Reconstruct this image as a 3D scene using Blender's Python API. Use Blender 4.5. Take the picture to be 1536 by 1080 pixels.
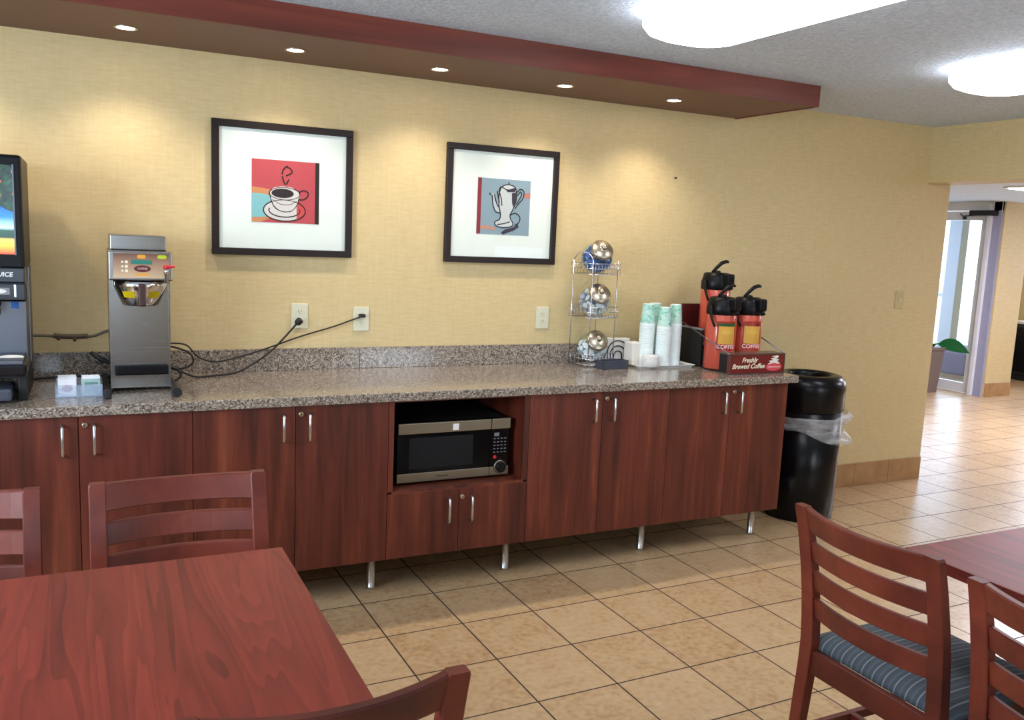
import bpy, bmesh, math, random
from mathutils import Vector, Matrix
random.seed(7)
for o in list(bpy.data.objects): bpy.data.objects.remove(o)
SC = bpy.context.scene
COL = SC.collection
PI = math.pi

# ------------------------------------------------------------------ camera
YAW, PITCH, ROLL, FPX = -0.4626, -0.1425, 0.0441, 1303.2
cam_d = bpy.data.cameras.new('camera'); cam = bpy.data.objects.new('camera', cam_d); COL.objects.link(cam)
cy, sy, cp, sp = math.cos(YAW), math.sin(YAW), math.cos(PITCH), math.sin(PITCH)
fwd = Vector((-sy*cp, cy*cp, sp)); r0 = Vector((cy, sy, 0)); u0 = r0.cross(fwd)
cr, sr = math.cos(ROLL), math.sin(ROLL)
rt = cr*r0 + sr*u0; up = -sr*r0 + cr*u0
cam.matrix_world = Matrix(((rt.x, up.x, -fwd.x, -0.2526), (rt.y, up.y, -fwd.y, -4.1097), (rt.z, up.z, -fwd.z, 1.5915), (0, 0, 0, 1)))
cam_d.sensor_width = 36.0; cam_d.lens = FPX/1536*36.0; cam_d.clip_start = 0.02
SC.camera = cam

# ------------------------------------------------------------------ world, light, exposure
SC.view_settings.view_transform = 'Standard'; SC.view_settings.look = 'None'
SC.view_settings.gamma = 1.0; SC.view_settings.use_curve_mapping = False
SC.view_settings.exposure = 0.06
W = bpy.data.worlds.new('sky'); SC.world = W; W.use_nodes = True
bg = W.node_tree.nodes['Background']; bg.inputs[0].default_value = (0.74, 0.80, 1.0, 1); bg.inputs[1].default_value = 4.5

def area(name, loc, rot, sx, sy_, power, color, spread=None):
    d = bpy.data.lights.new(name, 'AREA'); d.shape = 'RECTANGLE'; d.size = sx; d.size_y = sy_
    d.energy = power; d.color = color
    if spread: d.spread = spread
    o = bpy.data.objects.new(name, d); o.location = loc; o.rotation_euler = rot; COL.objects.link(o); return o
# daylight standing in the windows of the dining room's rear wall and the lobby storefront
DAY = (0.80, 0.90, 1.0)
area('daylight_rear_left', (-1.0, -5.55, 1.45), (PI/2, 0, 0), 1.9, 1.2, 6, DAY)
area('daylight_west', (-2.12, -2.5, 1.65), (0, -PI/2, 0), 1.05, 1.7, 95, (0.78, 0.88, 1.0))
area('daylight_rear_right', (3.0, -5.55, 1.3), (PI/2, 0, 0), 0.9, 1.1, 24, DAY)
area('daylight_storefront', (9.3, 3.6, 1.15), (0, -PI/2, 0), 2.0, 2.4, 55, (0.70, 0.76, 1.0)).rotation_euler = (0, PI/2, 0)
area('daylight_nook', (11.45, 2.2, 1.4), (0, PI/2, 0), 1.2, 1.6, 70, (0.80, 0.84, 1.0))

# ------------------------------------------------------------------ materials
MATS = {}
def _new(name):
    m = bpy.data.materials.new(name); m.use_nodes = True; MATS[name] = m
    nt = m.node_tree; b = nt.nodes['Principled BSDF']
    return m, nt, b, nt.nodes, nt.links
def s2l(c):
    return tuple(((v/255)/12.92 if v/255 <= 0.04045 else (((v/255)+0.055)/1.055)**2.4) for v in c) + (1,)
def plain(name, rgb, rough=0.5, metal=0.0, coat=0.0, emit=None, es=0.0, noise=0.06, spec=None, trans=0.0, ior=None, scale=9.0, aniso=0):
    m, nt, b, N, L = _new(name)
    col = s2l(rgb)
    b.inputs['Roughness'].default_value = rough; b.inputs['Metallic'].default_value = metal
    b.inputs['Coat Weight'].default_value = coat; b.inputs['Coat Roughness'].default_value = 0.12
    if spec is not None: b.inputs['Specular IOR Level'].default_value = spec
    if trans: b.inputs['Transmission Weight'].default_value = trans
    if ior: b.inputs['IOR'].default_value = ior
    tc = N.new('ShaderNodeTexCoord'); n = N.new('ShaderNodeTexNoise'); n.inputs['Scale'].default_value = scale; n.inputs['Detail'].default_value = 4
    L.new(tc.outputs['Object'], n.inputs['Vector'])
    mx = N.new('ShaderNodeMix'); mx.data_type = 'RGBA'
    mx.inputs[6].default_value = tuple(min(1, c*(1-noise)) for c in col[:3])+(1,)
    mx.inputs[7].default_value = tuple(min(1, c*(1+noise)) for c in col[:3])+(1,)
    L.new(n.outputs['Fac'], mx.inputs[0]); L.new(mx.outputs[2], b.inputs['Base Color'])
    if emit:
        b.inputs['Emission Color'].default_value = s2l(emit); b.inputs['Emission Strength'].default_value = es
    return m
def ramp(N, stops):
    r = N.new('ShaderNodeValToRGB'); e = r.color_ramp.elements
    while len(e) > 1: e.remove(e[-1])
    e[0].position = stops[0][0]; e[0].color = s2l(stops[0][1])
    for p, c in stops[1:]:
        x = e.new(p); x.color = s2l(c)
    return r
def wood(name, stops, grain=(30, 30, 1.2), rough=0.38, coat=0.25, world=False, bump=0.05, rings=0.0):
    m, nt, b, N, L = _new(name)
    tc = N.new('ShaderNodeTexCoord'); oi = N.new('ShaderNodeObjectInfo')
    add = N.new('ShaderNodeVectorMath'); add.operation = 'ADD'
    sc = N.new('ShaderNodeVectorMath'); sc.operation = 'SCALE'; sc.inputs[0].default_value = (13.1, 7.7, 5.3)
    L.new(oi.outputs['Random'], sc.inputs['Scale']); L.new(tc.outputs['Object'], add.inputs[0]); L.new(sc.outputs[0], add.inputs[1])
    mp = N.new('ShaderNodeMapping'); mp.inputs['Scale'].default_value = grain; L.new(add.outputs[0], mp.inputs['Vector'])
    n1 = N.new('ShaderNodeTexNoise'); n1.inputs['Scale'].default_value = 1.0; n1.inputs['Detail'].default_value = 6; n1.inputs['Roughness'].default_value = 0.62; n1.inputs['Distortion'].default_value = 0.6
    L.new(mp.outputs[0], n1.inputs['Vector'])
    mp2 = N.new('ShaderNodeMapping'); mp2.inputs['Scale'].default_value = tuple(g*0.22 for g in grain); L.new(add.outputs[0], mp2.inputs['Vector'])
    n2 = N.new('ShaderNodeTexNoise'); n2.inputs['Scale'].default_value = 1.0; n2.inputs['Detail'].default_value = 2; n2.inputs['Distortion'].default_value = 1.5; L.new(mp2.outputs[0], n2.inputs['Vector'])
    mm = N.new('ShaderNodeMath'); mm.operation = 'MULTIPLY_ADD'; mm.inputs[1].default_value = 0.55
    m2 = N.new('ShaderNodeMath'); m2.operation = 'MULTIPLY'; m2.inputs[1].default_value = 0.45
    L.new(n2.outputs['Fac'], m2.inputs[0]); L.new(n1.outputs['Fac'], mm.inputs[0]); L.new(m2.outputs[0], mm.inputs[2])
    fac = mm.outputs[0]
    if rings:
        ms = N.new('ShaderNodeMath'); ms.operation = 'MULTIPLY'; ms.inputs[1].default_value = 14.0; L.new(n2.outputs['Fac'], ms.inputs[0])
        fr = N.new('ShaderNodeMath'); fr.operation = 'FRACT'; L.new(ms.outputs[0], fr.inputs[0])
        m3 = N.new('ShaderNodeMath'); m3.operation = 'MULTIPLY_ADD'; m3.inputs[1].default_value = -rings; L.new(fr.outputs[0], m3.inputs[0]); L.new(mm.outputs[0], m3.inputs[2]); fac = m3.outputs[0]
    r = ramp(N, stops); L.new(fac, r.inputs[0]); L.new(r.outputs[0], b.inputs['Base Color'])
    b.inputs['Roughness'].default_value = rough; b.inputs['Coat Weight'].default_value = coat; b.inputs['Coat Roughness'].default_value = 0.25; b.inputs['Specular IOR Level'].default_value = 0.35
    bp = N.new('ShaderNodeBump'); bp.inputs['Strength'].default_value = bump; bp.inputs['Distance'].default_value = 0.002
    L.new(n1.outputs['Fac'], bp.inputs['Height']); L.new(bp.outputs[0], b.inputs['Normal'])
    return m

cab_stops = [(0.28, (38, 15, 11)), (0.42, (76, 31, 21)), (0.55, (98, 43, 29)), (0.70, (128, 64, 42))]
CAB = wood('cherry laminate', cab_stops, grain=(22, 22, 1.6), rough=0.46, coat=0.05)
CABD = wood('cherry carcass', [(0.3, (44, 17, 13)), (0.7, (92, 42, 30))], grain=(26, 26, 1.6), rough=0.5, coat=0.0)
SOF = wood('soffit cherry', [(0.3, (66, 28, 19)), (0.5, (100, 43, 30)), (0.7, (122, 56, 39))], grain=(1.4, 20, 20), rough=0.5, coat=0.1)
SOFB = plain('soffit underside brown', (112, 82, 66), 0.6)
TABLE = wood('table laminate', [(0.20, (80, 26, 20)), (0.36, (110, 38, 28)), (0.5, (126, 45, 33)), (0.7, (142, 55, 41))], grain=(22, 1.5, 22), rough=0.45, coat=0.0, bump=0.02, rings=0.16)
CHAIR = wood('chair wood', [(0.3, (62, 22, 15)), (0.5, (98, 38, 26)), (0.7, (124, 54, 37))], grain=(6, 6, 6), rough=0.42, coat=0.05)

def wallpaper():
    m, nt, b, N, L = _new('yellow woven wallpaper')
    tc = N.new('ShaderNodeTexCoord'); mp = N.new('ShaderNodeMapping'); mp.inputs['Scale'].default_value = (14, 14, 90); L.new(tc.outputs['Object'], mp.inputs[0])
    n = N.new('ShaderNodeTexNoise'); n.inputs['Scale'].default_value = 1; n.inputs['Detail'].default_value = 5; L.new(mp.outputs[0], n.inputs['Vector'])
    n2 = N.new('ShaderNodeTexNoise'); n2.inputs['Scale'].default_value = 1; n2.inputs['Detail'].default_value = 3
    mp2 = N.new('ShaderNodeMapping'); mp2.inputs['Scale'].default_value = (70, 70, 8); L.new(tc.outputs['Object'], mp2.inputs[0]); L.new(mp2.outputs[0], n2.inputs['Vector'])
    a = N.new('ShaderNodeMath'); a.operation = 'MULTIPLY_ADD'; a.inputs[1].default_value = 0.35
    a2 = N.new('ShaderNodeMath'); a2.operation = 'MULTIPLY'; a2.inputs[1].default_value = 0.65
    L.new(n.outputs['Fac'], a2.inputs[0]); L.new(n2.outputs['Fac'], a.inputs[0]); L.new(a2.outputs[0], a.inputs[2])
    r = ramp(N, [(0.33, (194, 172, 124)), (0.5, (200, 179, 132)), (0.68, (206, 186, 139))]); L.new(a.outputs[0], r.inputs[0]); L.new(r.outputs[0], b.inputs['Base Color'])
    b.inputs['Roughness'].default_value = 0.62
    bp = N.new('ShaderNodeBump'); bp.inputs['Strength'].default_value = 0.15; bp.inputs['Distance'].default_value = 0.002; L.new(a.outputs[0], bp.inputs['Height']); L.new(bp.outputs[0], b.inputs['Normal'])
    return m
WALL = wallpaper()

def ceilmat():
    m, nt, b, N, L = _new('sprayed texture ceiling')
    tc = N.new('ShaderNodeTexCoord'); n = N.new('ShaderNodeTexNoise'); n.inputs['Scale'].default_value = 70; n.inputs['Detail'].default_value = 4; n.inputs['Roughness'].default_value = 0.6
    L.new(tc.outputs['Object'], n.inputs['Vector'])
    r = ramp(N, [(0.35, (184, 198, 214)), (0.65, (214, 226, 240))]); L.new(n.outputs['Fac'], r.inputs[0]); L.new(r.outputs[0], b.inputs['Base Color'])
    b.inputs['Roughness'].default_value = 0.85
    bp = N.new('ShaderNodeBump'); bp.inputs['Strength'].default_value = 1.0; bp.inputs['Distance'].default_value = 0.014; L.new(n.outputs['Fac'], bp.inputs['Height']); L.new(bp.outputs[0], b.inputs['Normal'])
    return m
CEIL = ceilmat()

TS, TTH, TOX, TOY = 0.3275, 0.0098, 0.7903, -0.6819
def tilemat():
    m, nt, b, N, L = _new('beige ceramic floor tile')
    ge = N.new('ShaderNodeTexCoord'); mp = N.new('ShaderNodeMapping'); mp.vector_type = 'TEXTURE'
    mp.inputs['Location'].default_value = (TOX - 30*TS*math.cos(TTH) + 40*TS*math.sin(TTH), TOY - 30*TS*math.sin(TTH) - 40*TS*math.cos(TTH), 0)
    mp.inputs['Rotation'].default_value = (0, 0, TTH)
    L.new(ge.outputs['Object'], mp.inputs[0])
    br = N.new('ShaderNodeTexBrick'); br.offset = 0; br.squash = 1; br.inputs['Scale'].default_value = 1
    br.inputs['Brick Width'].default_value = TS; br.inputs['Row Height'].default_value = TS
    br.inputs['Mortar Size'].default_value = 0.0036; br.inputs['Mortar Smooth'].default_value = 0.3; br.inputs['Bias'].default_value = 0
    br.inputs['Color1'].default_value = (0.38, 0.38, 0.38, 1); br.inputs['Color2'].default_value = (0.62, 0.62, 0.62, 1); br.inputs['Mortar'].default_value = (0, 0, 0, 1)
    L.new(mp.outputs[0], br.inputs['Vector'])
    n = N.new('ShaderNodeTexNoise'); n.inputs['Scale'].default_value = 9; n.inputs['Detail'].default_value = 8; n.inputs['Roughness'].default_value = 0.65; L.new(ge.outputs['Object'], n.inputs['Vector'])
    n3 = N.new('ShaderNodeTexNoise'); n3.inputs['Scale'].default_value = 38; n3.inputs['Detail'].default_value = 5; L.new(ge.outputs['Object'], n3.inputs['Vector'])
    a = N.new('ShaderNodeMath'); a.operation = 'MULTIPLY_ADD'; a.inputs[1].default_value = 0.28; L.new(br.outputs['Color'], a.inputs[0])
    a2 = N.new('ShaderNodeMath'); a2.operation = 'MULTIPLY_ADD'; a2.inputs[1].default_value = 0.32
    a3 = N.new('ShaderNodeMath'); a3.operation = 'MULTIPLY'; a3.inputs[1].default_value = 0.40; L.new(n3.outputs['Fac'], a3.inputs[0])
    L.new(n.outputs['Fac'], a2.inputs[0]); L.new(a3.outputs[0], a2.inputs[2]); L.new(a2.outputs[0], a.inputs[2])
    r = ramp(N, [(0.30, (128, 92, 58)), (0.40, (164, 130, 92)), (0.50, (184, 154, 116)), (0.66, (196, 170, 136))]); L.new(a.outputs[0], r.inputs[0])
    mx = N.new('ShaderNodeMix'); mx.data_type = 'RGBA'; mx.inputs[7].default_value = s2l((44, 31, 25)); L.new(r.outputs[0], mx.inputs[6]); L.new(br.outputs['Fac'], mx.inputs[0])
    L.new(mx.outputs[2], b.inputs['Base Color'])
    rr = N.new('ShaderNodeMath'); rr.operation = 'MULTIPLY_ADD'; rr.inputs[1].default_value = 0.5; rr.inputs[2].default_value = 0.30; L.new(br.outputs['Fac'], rr.inputs[0]); L.new(rr.outputs[0], b.inputs['Roughness'])
    s = N.new('ShaderNodeMath'); s.operation = 'MULTIPLY_ADD'; s.inputs[1].default_value = -1.0; L.new(br.outputs['Fac'], s.inputs[0]); 
    s2 = N.new('ShaderNodeMath'); s2.operation = 'MULTIPLY'; s2.inputs[1].default_value = 0.25; L.new(n3.outputs['Fac'], s2.inputs[0]); L.new(s2.outputs[0], s.inputs[2])
    bp = N.new('ShaderNodeBump'); bp.inputs['Strength'].default_value = 0.3; bp.inputs['Distance'].default_value = 0.003; L.new(s.outputs[0], bp.inputs['Height']); L.new(bp.outputs[0], b.inputs['Normal'])
    return m
TILE = tilemat()
TILEB = wood('tan ceramic baseboard tile', [(0.3, (140, 102, 66)), (0.5, (164, 126, 84)), (0.7, (178, 142, 98))], grain=(9, 9, 9), rough=0.4, coat=0)

def granite():
    m, nt, b, N, L = _new('grey brown granite laminate')
    tc = N.new('ShaderNodeTexCoord'); v = N.new('ShaderNodeTexVoronoi'); v.inputs['Scale'].default_value = 200; L.new(tc.outputs['Object'], v.inputs['Vector'])
    sep = N.new('ShaderNodeSeparateColor'); L.new(v.outputs['Color'], sep.inputs[0])
    n = N.new('ShaderNodeTexNoise'); n.inputs['Scale'].default_value = 60; n.inputs['Detail'].default_value = 5; L.new(tc.outputs['Object'], n.inputs['Vector'])
    a = N.new('ShaderNodeMath'); a.operation = 'MULTIPLY_ADD'; a.inputs[1].default_value = 0.6
    a2 = N.new('ShaderNodeMath'); a2.operation = 'MULTIPLY'; a2.inputs[1].default_value = 0.4; L.new(n.outputs['Fac'], a2.inputs[0]); L.new(sep.outputs[0], a.inputs[0]); L.new(a2.outputs[0], a.inputs[2])
    r = ramp(N, [(0.20, (66, 58, 52)), (0.34, (104, 93, 84)), (0.5, (130, 118, 106)), (0.66, (150, 138, 125)), (0.8, (178, 168, 156))]); L.new(a.outputs[0], r.inputs[0]); L.new(r.outputs[0], b.inputs['Base Color'])
    b.inputs['Roughness'].default_value = 0.16; b.inputs['Coat Weight'].default_value = 0.3; b.inputs['Coat Roughness'].default_value = 0.08
    return m
GRAN = granite()

def fabric():
    m, nt, b, N, L = _new('blue grey striped upholstery')
    tc = N.new('ShaderNodeTexCoord'); sp_ = N.new('ShaderNodeSeparateXYZ'); L.new(tc.outputs['Object'], sp_.inputs[0])
    a = N.new('ShaderNodeMath'); a.operation = 'MULTIPLY'; a.inputs[1].default_value = 1/0.036; L.new(sp_.outputs['X'], a.inputs[0])
    f = N.new('ShaderNodeMath'); f.operation = 'FRACT'; L.new(a.outputs[0], f.inputs[0])
    r = ramp(N, [(0.0, (120, 126, 130)), (0.06, (124, 130, 134)), (0.11, (62, 68, 74)), (0.5, (70, 78, 86)), (0.58, (88, 96, 102)), (0.66, (68, 76, 84)), (0.94, (62, 69, 76)), (1.0, (120, 126, 130))]); L.new(f.outputs[0], r.inputs[0])
    n = N.new('ShaderNodeTexNoise'); n.inputs['Scale'].default_value = 300; L.new(tc.outputs['Object'], n.inputs['Vector'])
    mx = N.new('ShaderNodeMix'); mx.data_type = 'RGBA'; mx.blend_type = 'MULTIPLY'; mx.inputs[0].default_value = 0.3; L.new(r.outputs[0], mx.inputs[6]); L.new(n.outputs['Color'], mx.inputs[7])
    L.new(mx.outputs[2], b.inputs['Base Color']); b.inputs['Roughness'].default_value = 0.9
    bp = N.new('ShaderNodeBump'); bp.inputs['Strength'].default_value = 0.4; bp.inputs['Distance'].default_value = 0.001; L.new(n.outputs['Fac'], bp.inputs['Height']); L.new(bp.outputs[0], b.inputs['Normal'])
    return m
FAB = fabric()
def brushed(name, rgb, rough=0.28, sc=(3, 3, 220)):
    m, nt, b, N, L = _new(name)
    tc = N.new('ShaderNodeTexCoord'); mp = N.new('ShaderNodeMapping'); mp.inputs['Scale'].default_value = sc; L.new(tc.outputs['Object'], mp.inputs[0])
    n = N.new('ShaderNodeTexNoise'); n.inputs['Scale'].default_value = 1; n.inputs['Detail'].default_value = 3; L.new(mp.outputs[0], n.inputs['Vector'])
    r = N.new('ShaderNodeMapRange'); r.inputs[3].default_value = rough*0.8; r.inputs[4].default_value = rough*1.3; L.new(n.outputs['Fac'], r.inputs[0]); L.new(r.outputs[0], b.inputs['Roughness'])
    b.inputs['Base Color'].default_value = s2l(rgb); b.inputs['Metallic'].default_value = 1.0
    return m
STEEL = brushed('brushed stainless steel', (146, 144, 142), 0.24)
STEELD = brushed('dull steel', (112, 114, 122), 0.35)
CHROME = plain('chrome', (215, 215, 215), 0.12, 1.0, noise=0.01)
NICKEL = plain('satin nickel', (200, 200, 200), 0.28, 1.0, noise=0.01)
BRASSK = plain('warm nickel lock', (190, 175, 150), 0.3, 1.0, noise=0.01)
BLACK = plain('black plastic', (9, 9, 12), 0.36, coat=0.0, spec=0.22)
BLACKG = plain('gloss black plastic', (7, 8, 13), 0.16, coat=0.1, spec=0.4)
BLACKM = plain('matt black', (16, 15, 16), 0.6)
RUBBER = plain('black rubber', (12, 12, 13), 0.55)
DKGREY = plain('dark blue grey plastic', (58, 62, 74), 0.5)
FRAME = plain('espresso picture frame', (30, 20, 18), 0.45, spec=0.3)
MATB = plain('white picture mat', (238, 240, 240), 0.75)
WHITE = plain('white plastic', (212, 214, 212), 0.45)
IVORY = plain('ivory plate', (206, 204, 178), 0.4)
PAPER = plain('white paper', (222, 222, 220), 0.8)
MARO = plain('maroon board', (74, 20, 22), 0.35, coat=0.3)
REDP = plain('airpot red orange', (190, 78, 58), 0.3, coat=0.5)
YEL = plain('yellow label', (232, 210, 20), 0.5)
AMBER = plain('amber label', (228, 158, 50), 0.5)
TEALL = plain('teal label', (40, 120, 104), 0.5)
GREENL = plain('green label', (60, 110, 60), 0.5)
LIME = plain('lime label', (180, 200, 30), 0.5)
REDL = plain('red plastic', (200, 24, 34), 0.35)
MARL = plain('wine label', (96, 20, 30), 0.5)
CREAM = plain('cream print', (232, 222, 196), 0.6)
PINK = plain('pink red print', (204, 70, 74), 0.6)
TAN = plain('brown gradient panel', (150, 118, 96), 0.4)
OFFW = plain('off white print', (222, 216, 206), 0.6)
GREYP = plain('grey plastic', (126, 128, 132), 0.45)
SILVB = plain('silver bronze trim', (138, 128, 110), 0.34, 0.85)
MWG = plain('microwave black glass', (5, 5, 7), 0.12, spec=0.2)
MWW = plain('microwave window mesh', (24, 25, 28), 0.35, spec=0.2)
BUTT = plain('grey print', (110, 112, 118), 0.5)
YPAINT = WALL
ALU = plain('white aluminium door frame', (214, 216, 222), 0.4)
ALUG = plain('lavender grey frame', (150, 152, 176), 0.45)
PAVE = plain('pale outdoor pavement', (190, 190, 186), 0.8, scale=3)
LEAFM = plain('green leaf', (22, 104, 44), 0.4)
TAUPE = plain('taupe planter', (112, 96, 88), 0.6)
TERR = plain('terracotta pot', (120, 76, 56), 0.6)
HOSE = plain('grey brown hose wrap', (98, 88, 76), 0.7)
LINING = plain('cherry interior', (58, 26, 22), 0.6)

def emis(name, rgb, s):
    m, nt, b, N, L = _new(name)
    b.inputs['Base Color'].default_value = s2l(rgb); b.inputs['Emission Color'].default_value = s2l(rgb); b.inputs['Emission Strength'].default_value = s
    return m
LENS = emis('glowing acrylic lens', (248, 250, 255), 8.6)
PUCK = emis('halogen puck', (255, 226, 190), 30.0)
PANEL = emis('lobby light panel', (240, 238, 255), 40.0)
def glassm(name, tint=(235, 245, 245), alpha=0.12, rough=0.02):
    m, nt, b, N, L = _new(name)
    out = N['Material Output']; N.remove(b)
    tr = N.new('ShaderNodeBsdfTransparent'); tr.inputs[0].default_value = s2l(tint)
    gl = N.new('ShaderNodeBsdfGlossy'); gl.inputs['Roughness'].default_value = rough; gl.inputs['Color'].default_value = (1, 1, 1, 1)
    fr = N.new('ShaderNodeFresnel'); fr.inputs['IOR'].default_value = 1.45
    ge = N.new('ShaderNodeNewGeometry'); iv = N.new('ShaderNodeMath'); iv.operation = 'SUBTRACT'; iv.inputs[0].default_value = 1.0; L.new(ge.outputs['Backfacing'], iv.inputs[1])
    ad = N.new('ShaderNodeMath'); ad.operation = 'MULTIPLY'; L.new(iv.outputs[0], ad.inputs[1]); L.new(fr.outputs[0], ad.inputs[0])
    mx = N.new('ShaderNodeMixShader'); L.new(ad.outputs[0], mx.inputs[0]); L.new(tr.outputs[0], mx.inputs[1]); L.new(gl.outputs[0], mx.inputs[2])
    L.new(mx.outputs[0], out.inputs['Surface'])
    return m
GLASS = glassm('clear glass'); PGLASS = glassm('picture glass', (250, 252, 250), 0.0)
def filmm(name, rgb, a):
    m, nt, b, N, L = _new(name)
    out = N['Material Output']; b.inputs['Base Color'].default_value = s2l(rgb); b.inputs['Roughness'].default_value = 0.25
    tc = N.new('ShaderNodeTexCoord'); n = N.new('ShaderNodeTexNoise'); n.inputs['Scale'].default_value = 1; n.inputs['Detail'].default_value = 3; n.inputs['Distortion'].default_value = 0.8; mp = N.new('ShaderNodeMapping'); mp.inputs['Scale'].default_value = (5, 5, 26); L.new(tc.outputs['Object'], mp.inputs[0]); L.new(mp.outputs[0], n.inputs['Vector'])
    mr = N.new('ShaderNodeMapRange'); mr.inputs[1].default_value = 0.3; mr.inputs[2].default_value = 0.7; mr.inputs[3].default_value = a*0.5; mr.inputs[4].default_value = min(1, a*1.5); L.new(n.outputs['Fac'], mr.inputs[0])
    tr = N.new('ShaderNodeBsdfTransparent'); mx = N.new('ShaderNodeMixShader'); L.new(mr.outputs[0], mx.inputs[0]); L.new(tr.outputs[0], mx.inputs[1]); L.new(b.outputs[0], mx.inputs[2]); L.new(mx.outputs[0], out.inputs['Surface'])
    return m
FILM = filmm('clear bin liner film', (225, 225, 228), 0.30)
ACRYL = filmm('clear acrylic', (190, 205, 225), 0.35)
LIDM = filmm('frosted cup lid', (232, 230, 226), 0.62)

# ------------------------------------------------------------------ mesh helpers
class MB:
    def __init__(s): s.bm = bmesh.new(); s.mats = []
    def mi(s, m):
        if m not in s.mats: s.mats.append(m)
        return s.mats.index(m)
    def box(s, a, b, m=None, bev=0.0, M=None, seg=2):
        x0, y0, z0 = a; x1, y1, z1 = b
        t = bmesh.new(); r = bmesh.ops.create_cube(t, size=1)
        bmesh.ops.transform(t, matrix=Matrix.Translation(((x0+x1)/2, (y0+y1)/2, (z0+z1)/2)) @ Matrix.Diagonal((abs(x1-x0), abs(y1-y0), abs(z1-z0), 1)), verts=t.verts)
        if bev: bmesh.ops.bevel(t, geom=list(t.edges), offset=bev, segments=seg, profile=0.6, affect='EDGES')
        s.merge(t, m, M); return s
    def merge(s, t, m=None, M=None, smooth=None):
        if M is not None: bmesh.ops.transform(t, matrix=M, verts=t.verts)
        i = s.mi(m); vm = {}
        for v in t.verts: vm[v] = s.bm.verts.new(v.co)
        for f in t.faces:
            try: nf = s.bm.faces.new([vm[v] for v in f.verts])
            except ValueError: continue
            nf.material_index = i; nf.smooth = f.smooth if smooth is None else smooth
        t.free(); return s
    def lathe(s, prof, n=28, m=None, M=None, cap=(True, True), smooth=True, ang=None, scale=(1, 1)):
        t = bmesh.new(); rings = []
        full = ang is None; a0, a1 = (0, 2*PI) if full else ang
        cnt = n if full else n+1
        for r, z in prof:
            rings.append([t.verts.new((r*math.cos(a0+(a1-a0)*k/n)*scale[0], r*math.sin(a0+(a1-a0)*k/n)*scale[1], z)) for k in range(cnt)])
        for i in range(len(rings)-1):
            for k in range(n):
                k2 = (k+1) % cnt
                f = t.faces.new((rings[i][k], rings[i][k2], rings[i+1][k2], rings[i+1][k])); f.smooth = smooth
        if cap[0] and prof[0][0] > 1e-6: t.faces.new(list(reversed(rings[0])))
        if cap[1] and prof[-1][0] > 1e-6: t.faces.new(rings[-1])
        bmesh.ops.remove_doubles(t, verts=t.verts, dist=1e-6)
        s.merge(t, m, M); return s
    def tube(s, pts, r, n=8, m=None, M=None, sm=0, caps=True):
        pts = [Vector(p) for p in pts]
        if sm:
            if isinstance(r, (list, tuple)): r = [r[i]+(r[i+1]-r[i])*k/sm for i in range(len(r)-1) for k in range(sm)]+[r[-1]]
            q = []; P = [pts[0]*2-pts[1]]+pts+[pts[-1]*2-pts[-2]]
            for i in range(1, len(P)-2):
                for k in range(sm):
                    u = k/sm
                    q.append(0.5*((2*P[i])+(P[i+1]-P[i-1])*u+(2*P[i-1]-5*P[i]+4*P[i+1]-P[i+2])*u*u+(3*P[i]-P[i-1]-3*P[i+1]+P[i+2])*u**3))
            q.append(pts[-1]); pts = q
        t = bmesh.new(); rings = []; prev = None
        for i, p in enumerate(pts):
            d = (pts[min(i+1, len(pts)-1)]-pts[max(i-1, 0)]).normalized()
            if prev is None: prev = d.orthogonal().normalized()
            prev = (prev-d*prev.dot(d)).normalized(); b2 = d.cross(prev)
            rr = r[i] if isinstance(r, (list, tuple)) else r
            rings.append([t.verts.new(p+(prev*math.cos(2*PI*k/n)+b2*math.sin(2*PI*k/n))*rr) for k in range(n)])
        for i in range(len(rings)-1):
            for k in range(n):
                f = t.faces.new((rings[i][k], rings[i][(k+1) % n], rings[i+1][(k+1) % n], rings[i+1][k])); f.smooth = True
        if caps: t.faces.new(list(reversed(rings[0]))); t.faces.new(rings[-1])
        s.merge(t, m, M); return s
    def poly(s, pts, depth, m=None, M=None, smooth=False):   # polygon in XZ extruded along +Y by depth
        t = bmesh.new(); a = [t.verts.new((x, 0, z)) for x, z in pts]; b = [t.verts.new((x, depth, z)) for x, z in pts]; n = len(pts)
        t.faces.new(a); t.faces.new(list(reversed(b)))
        for i in range(n): t.faces.new((a[i], b[i], b[(i+1) % n], a[(i+1) % n]))
        bmesh.ops.recalc_face_normals(t, faces=t.faces)
        s.merge(t, m, M); return s
    def loft(s, secs, m=None, M=None, smooth=False):          # list of equal-length vertex loops
        t = bmesh.new(); R = [[t.verts.new(p) for p in sec] for sec in secs]; n = len(R[0])
        for i in range(len(R)-1):
            for k in range(n):
                f = t.faces.new((R[i][k], R[i][(k+1) % n], R[i+1][(k+1) % n], R[i+1][k])); f.smooth = smooth
        t.faces.new(list(reversed(R[0]))); t.faces.new(R[-1])
        bmesh.ops.recalc_face_normals(t, faces=t.faces)
        s.merge(t, m, M); return s
    def build(s, name, mat=None, parent=None, loc=None, smooth=None):
        me = bpy.data.meshes.new(name)
        if smooth is not None:
            for f in s.bm.faces: f.smooth = smooth
        s.bm.normal_update(); s.bm.to_mesh(me); s.bm.free()
        for m in ([mat] if not s.mats else [x if x else mat for x in s.mats]): me.materials.append(m)
        o = bpy.data.objects.new(name, me); COL.objects.link(o)
        if parent: o.parent = parent
        if loc: o.location = loc
        return o
def thing(name, label, cat, loc=(0, 0, 0), rz=0, group=None):
    o = bpy.data.objects.new(name, None); COL.objects.link(o); o.empty_display_size = 0.1
    o.location = loc; o.rotation_euler = (0, 0, rz); tag(o, label, cat, group); return o
def tag(o, label, cat, group=None):
    o['label'] = label; o['category'] = cat
    if group: o['group'] = group
    return o
def struct(o): o['kind'] = 'structure'; return o
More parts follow.
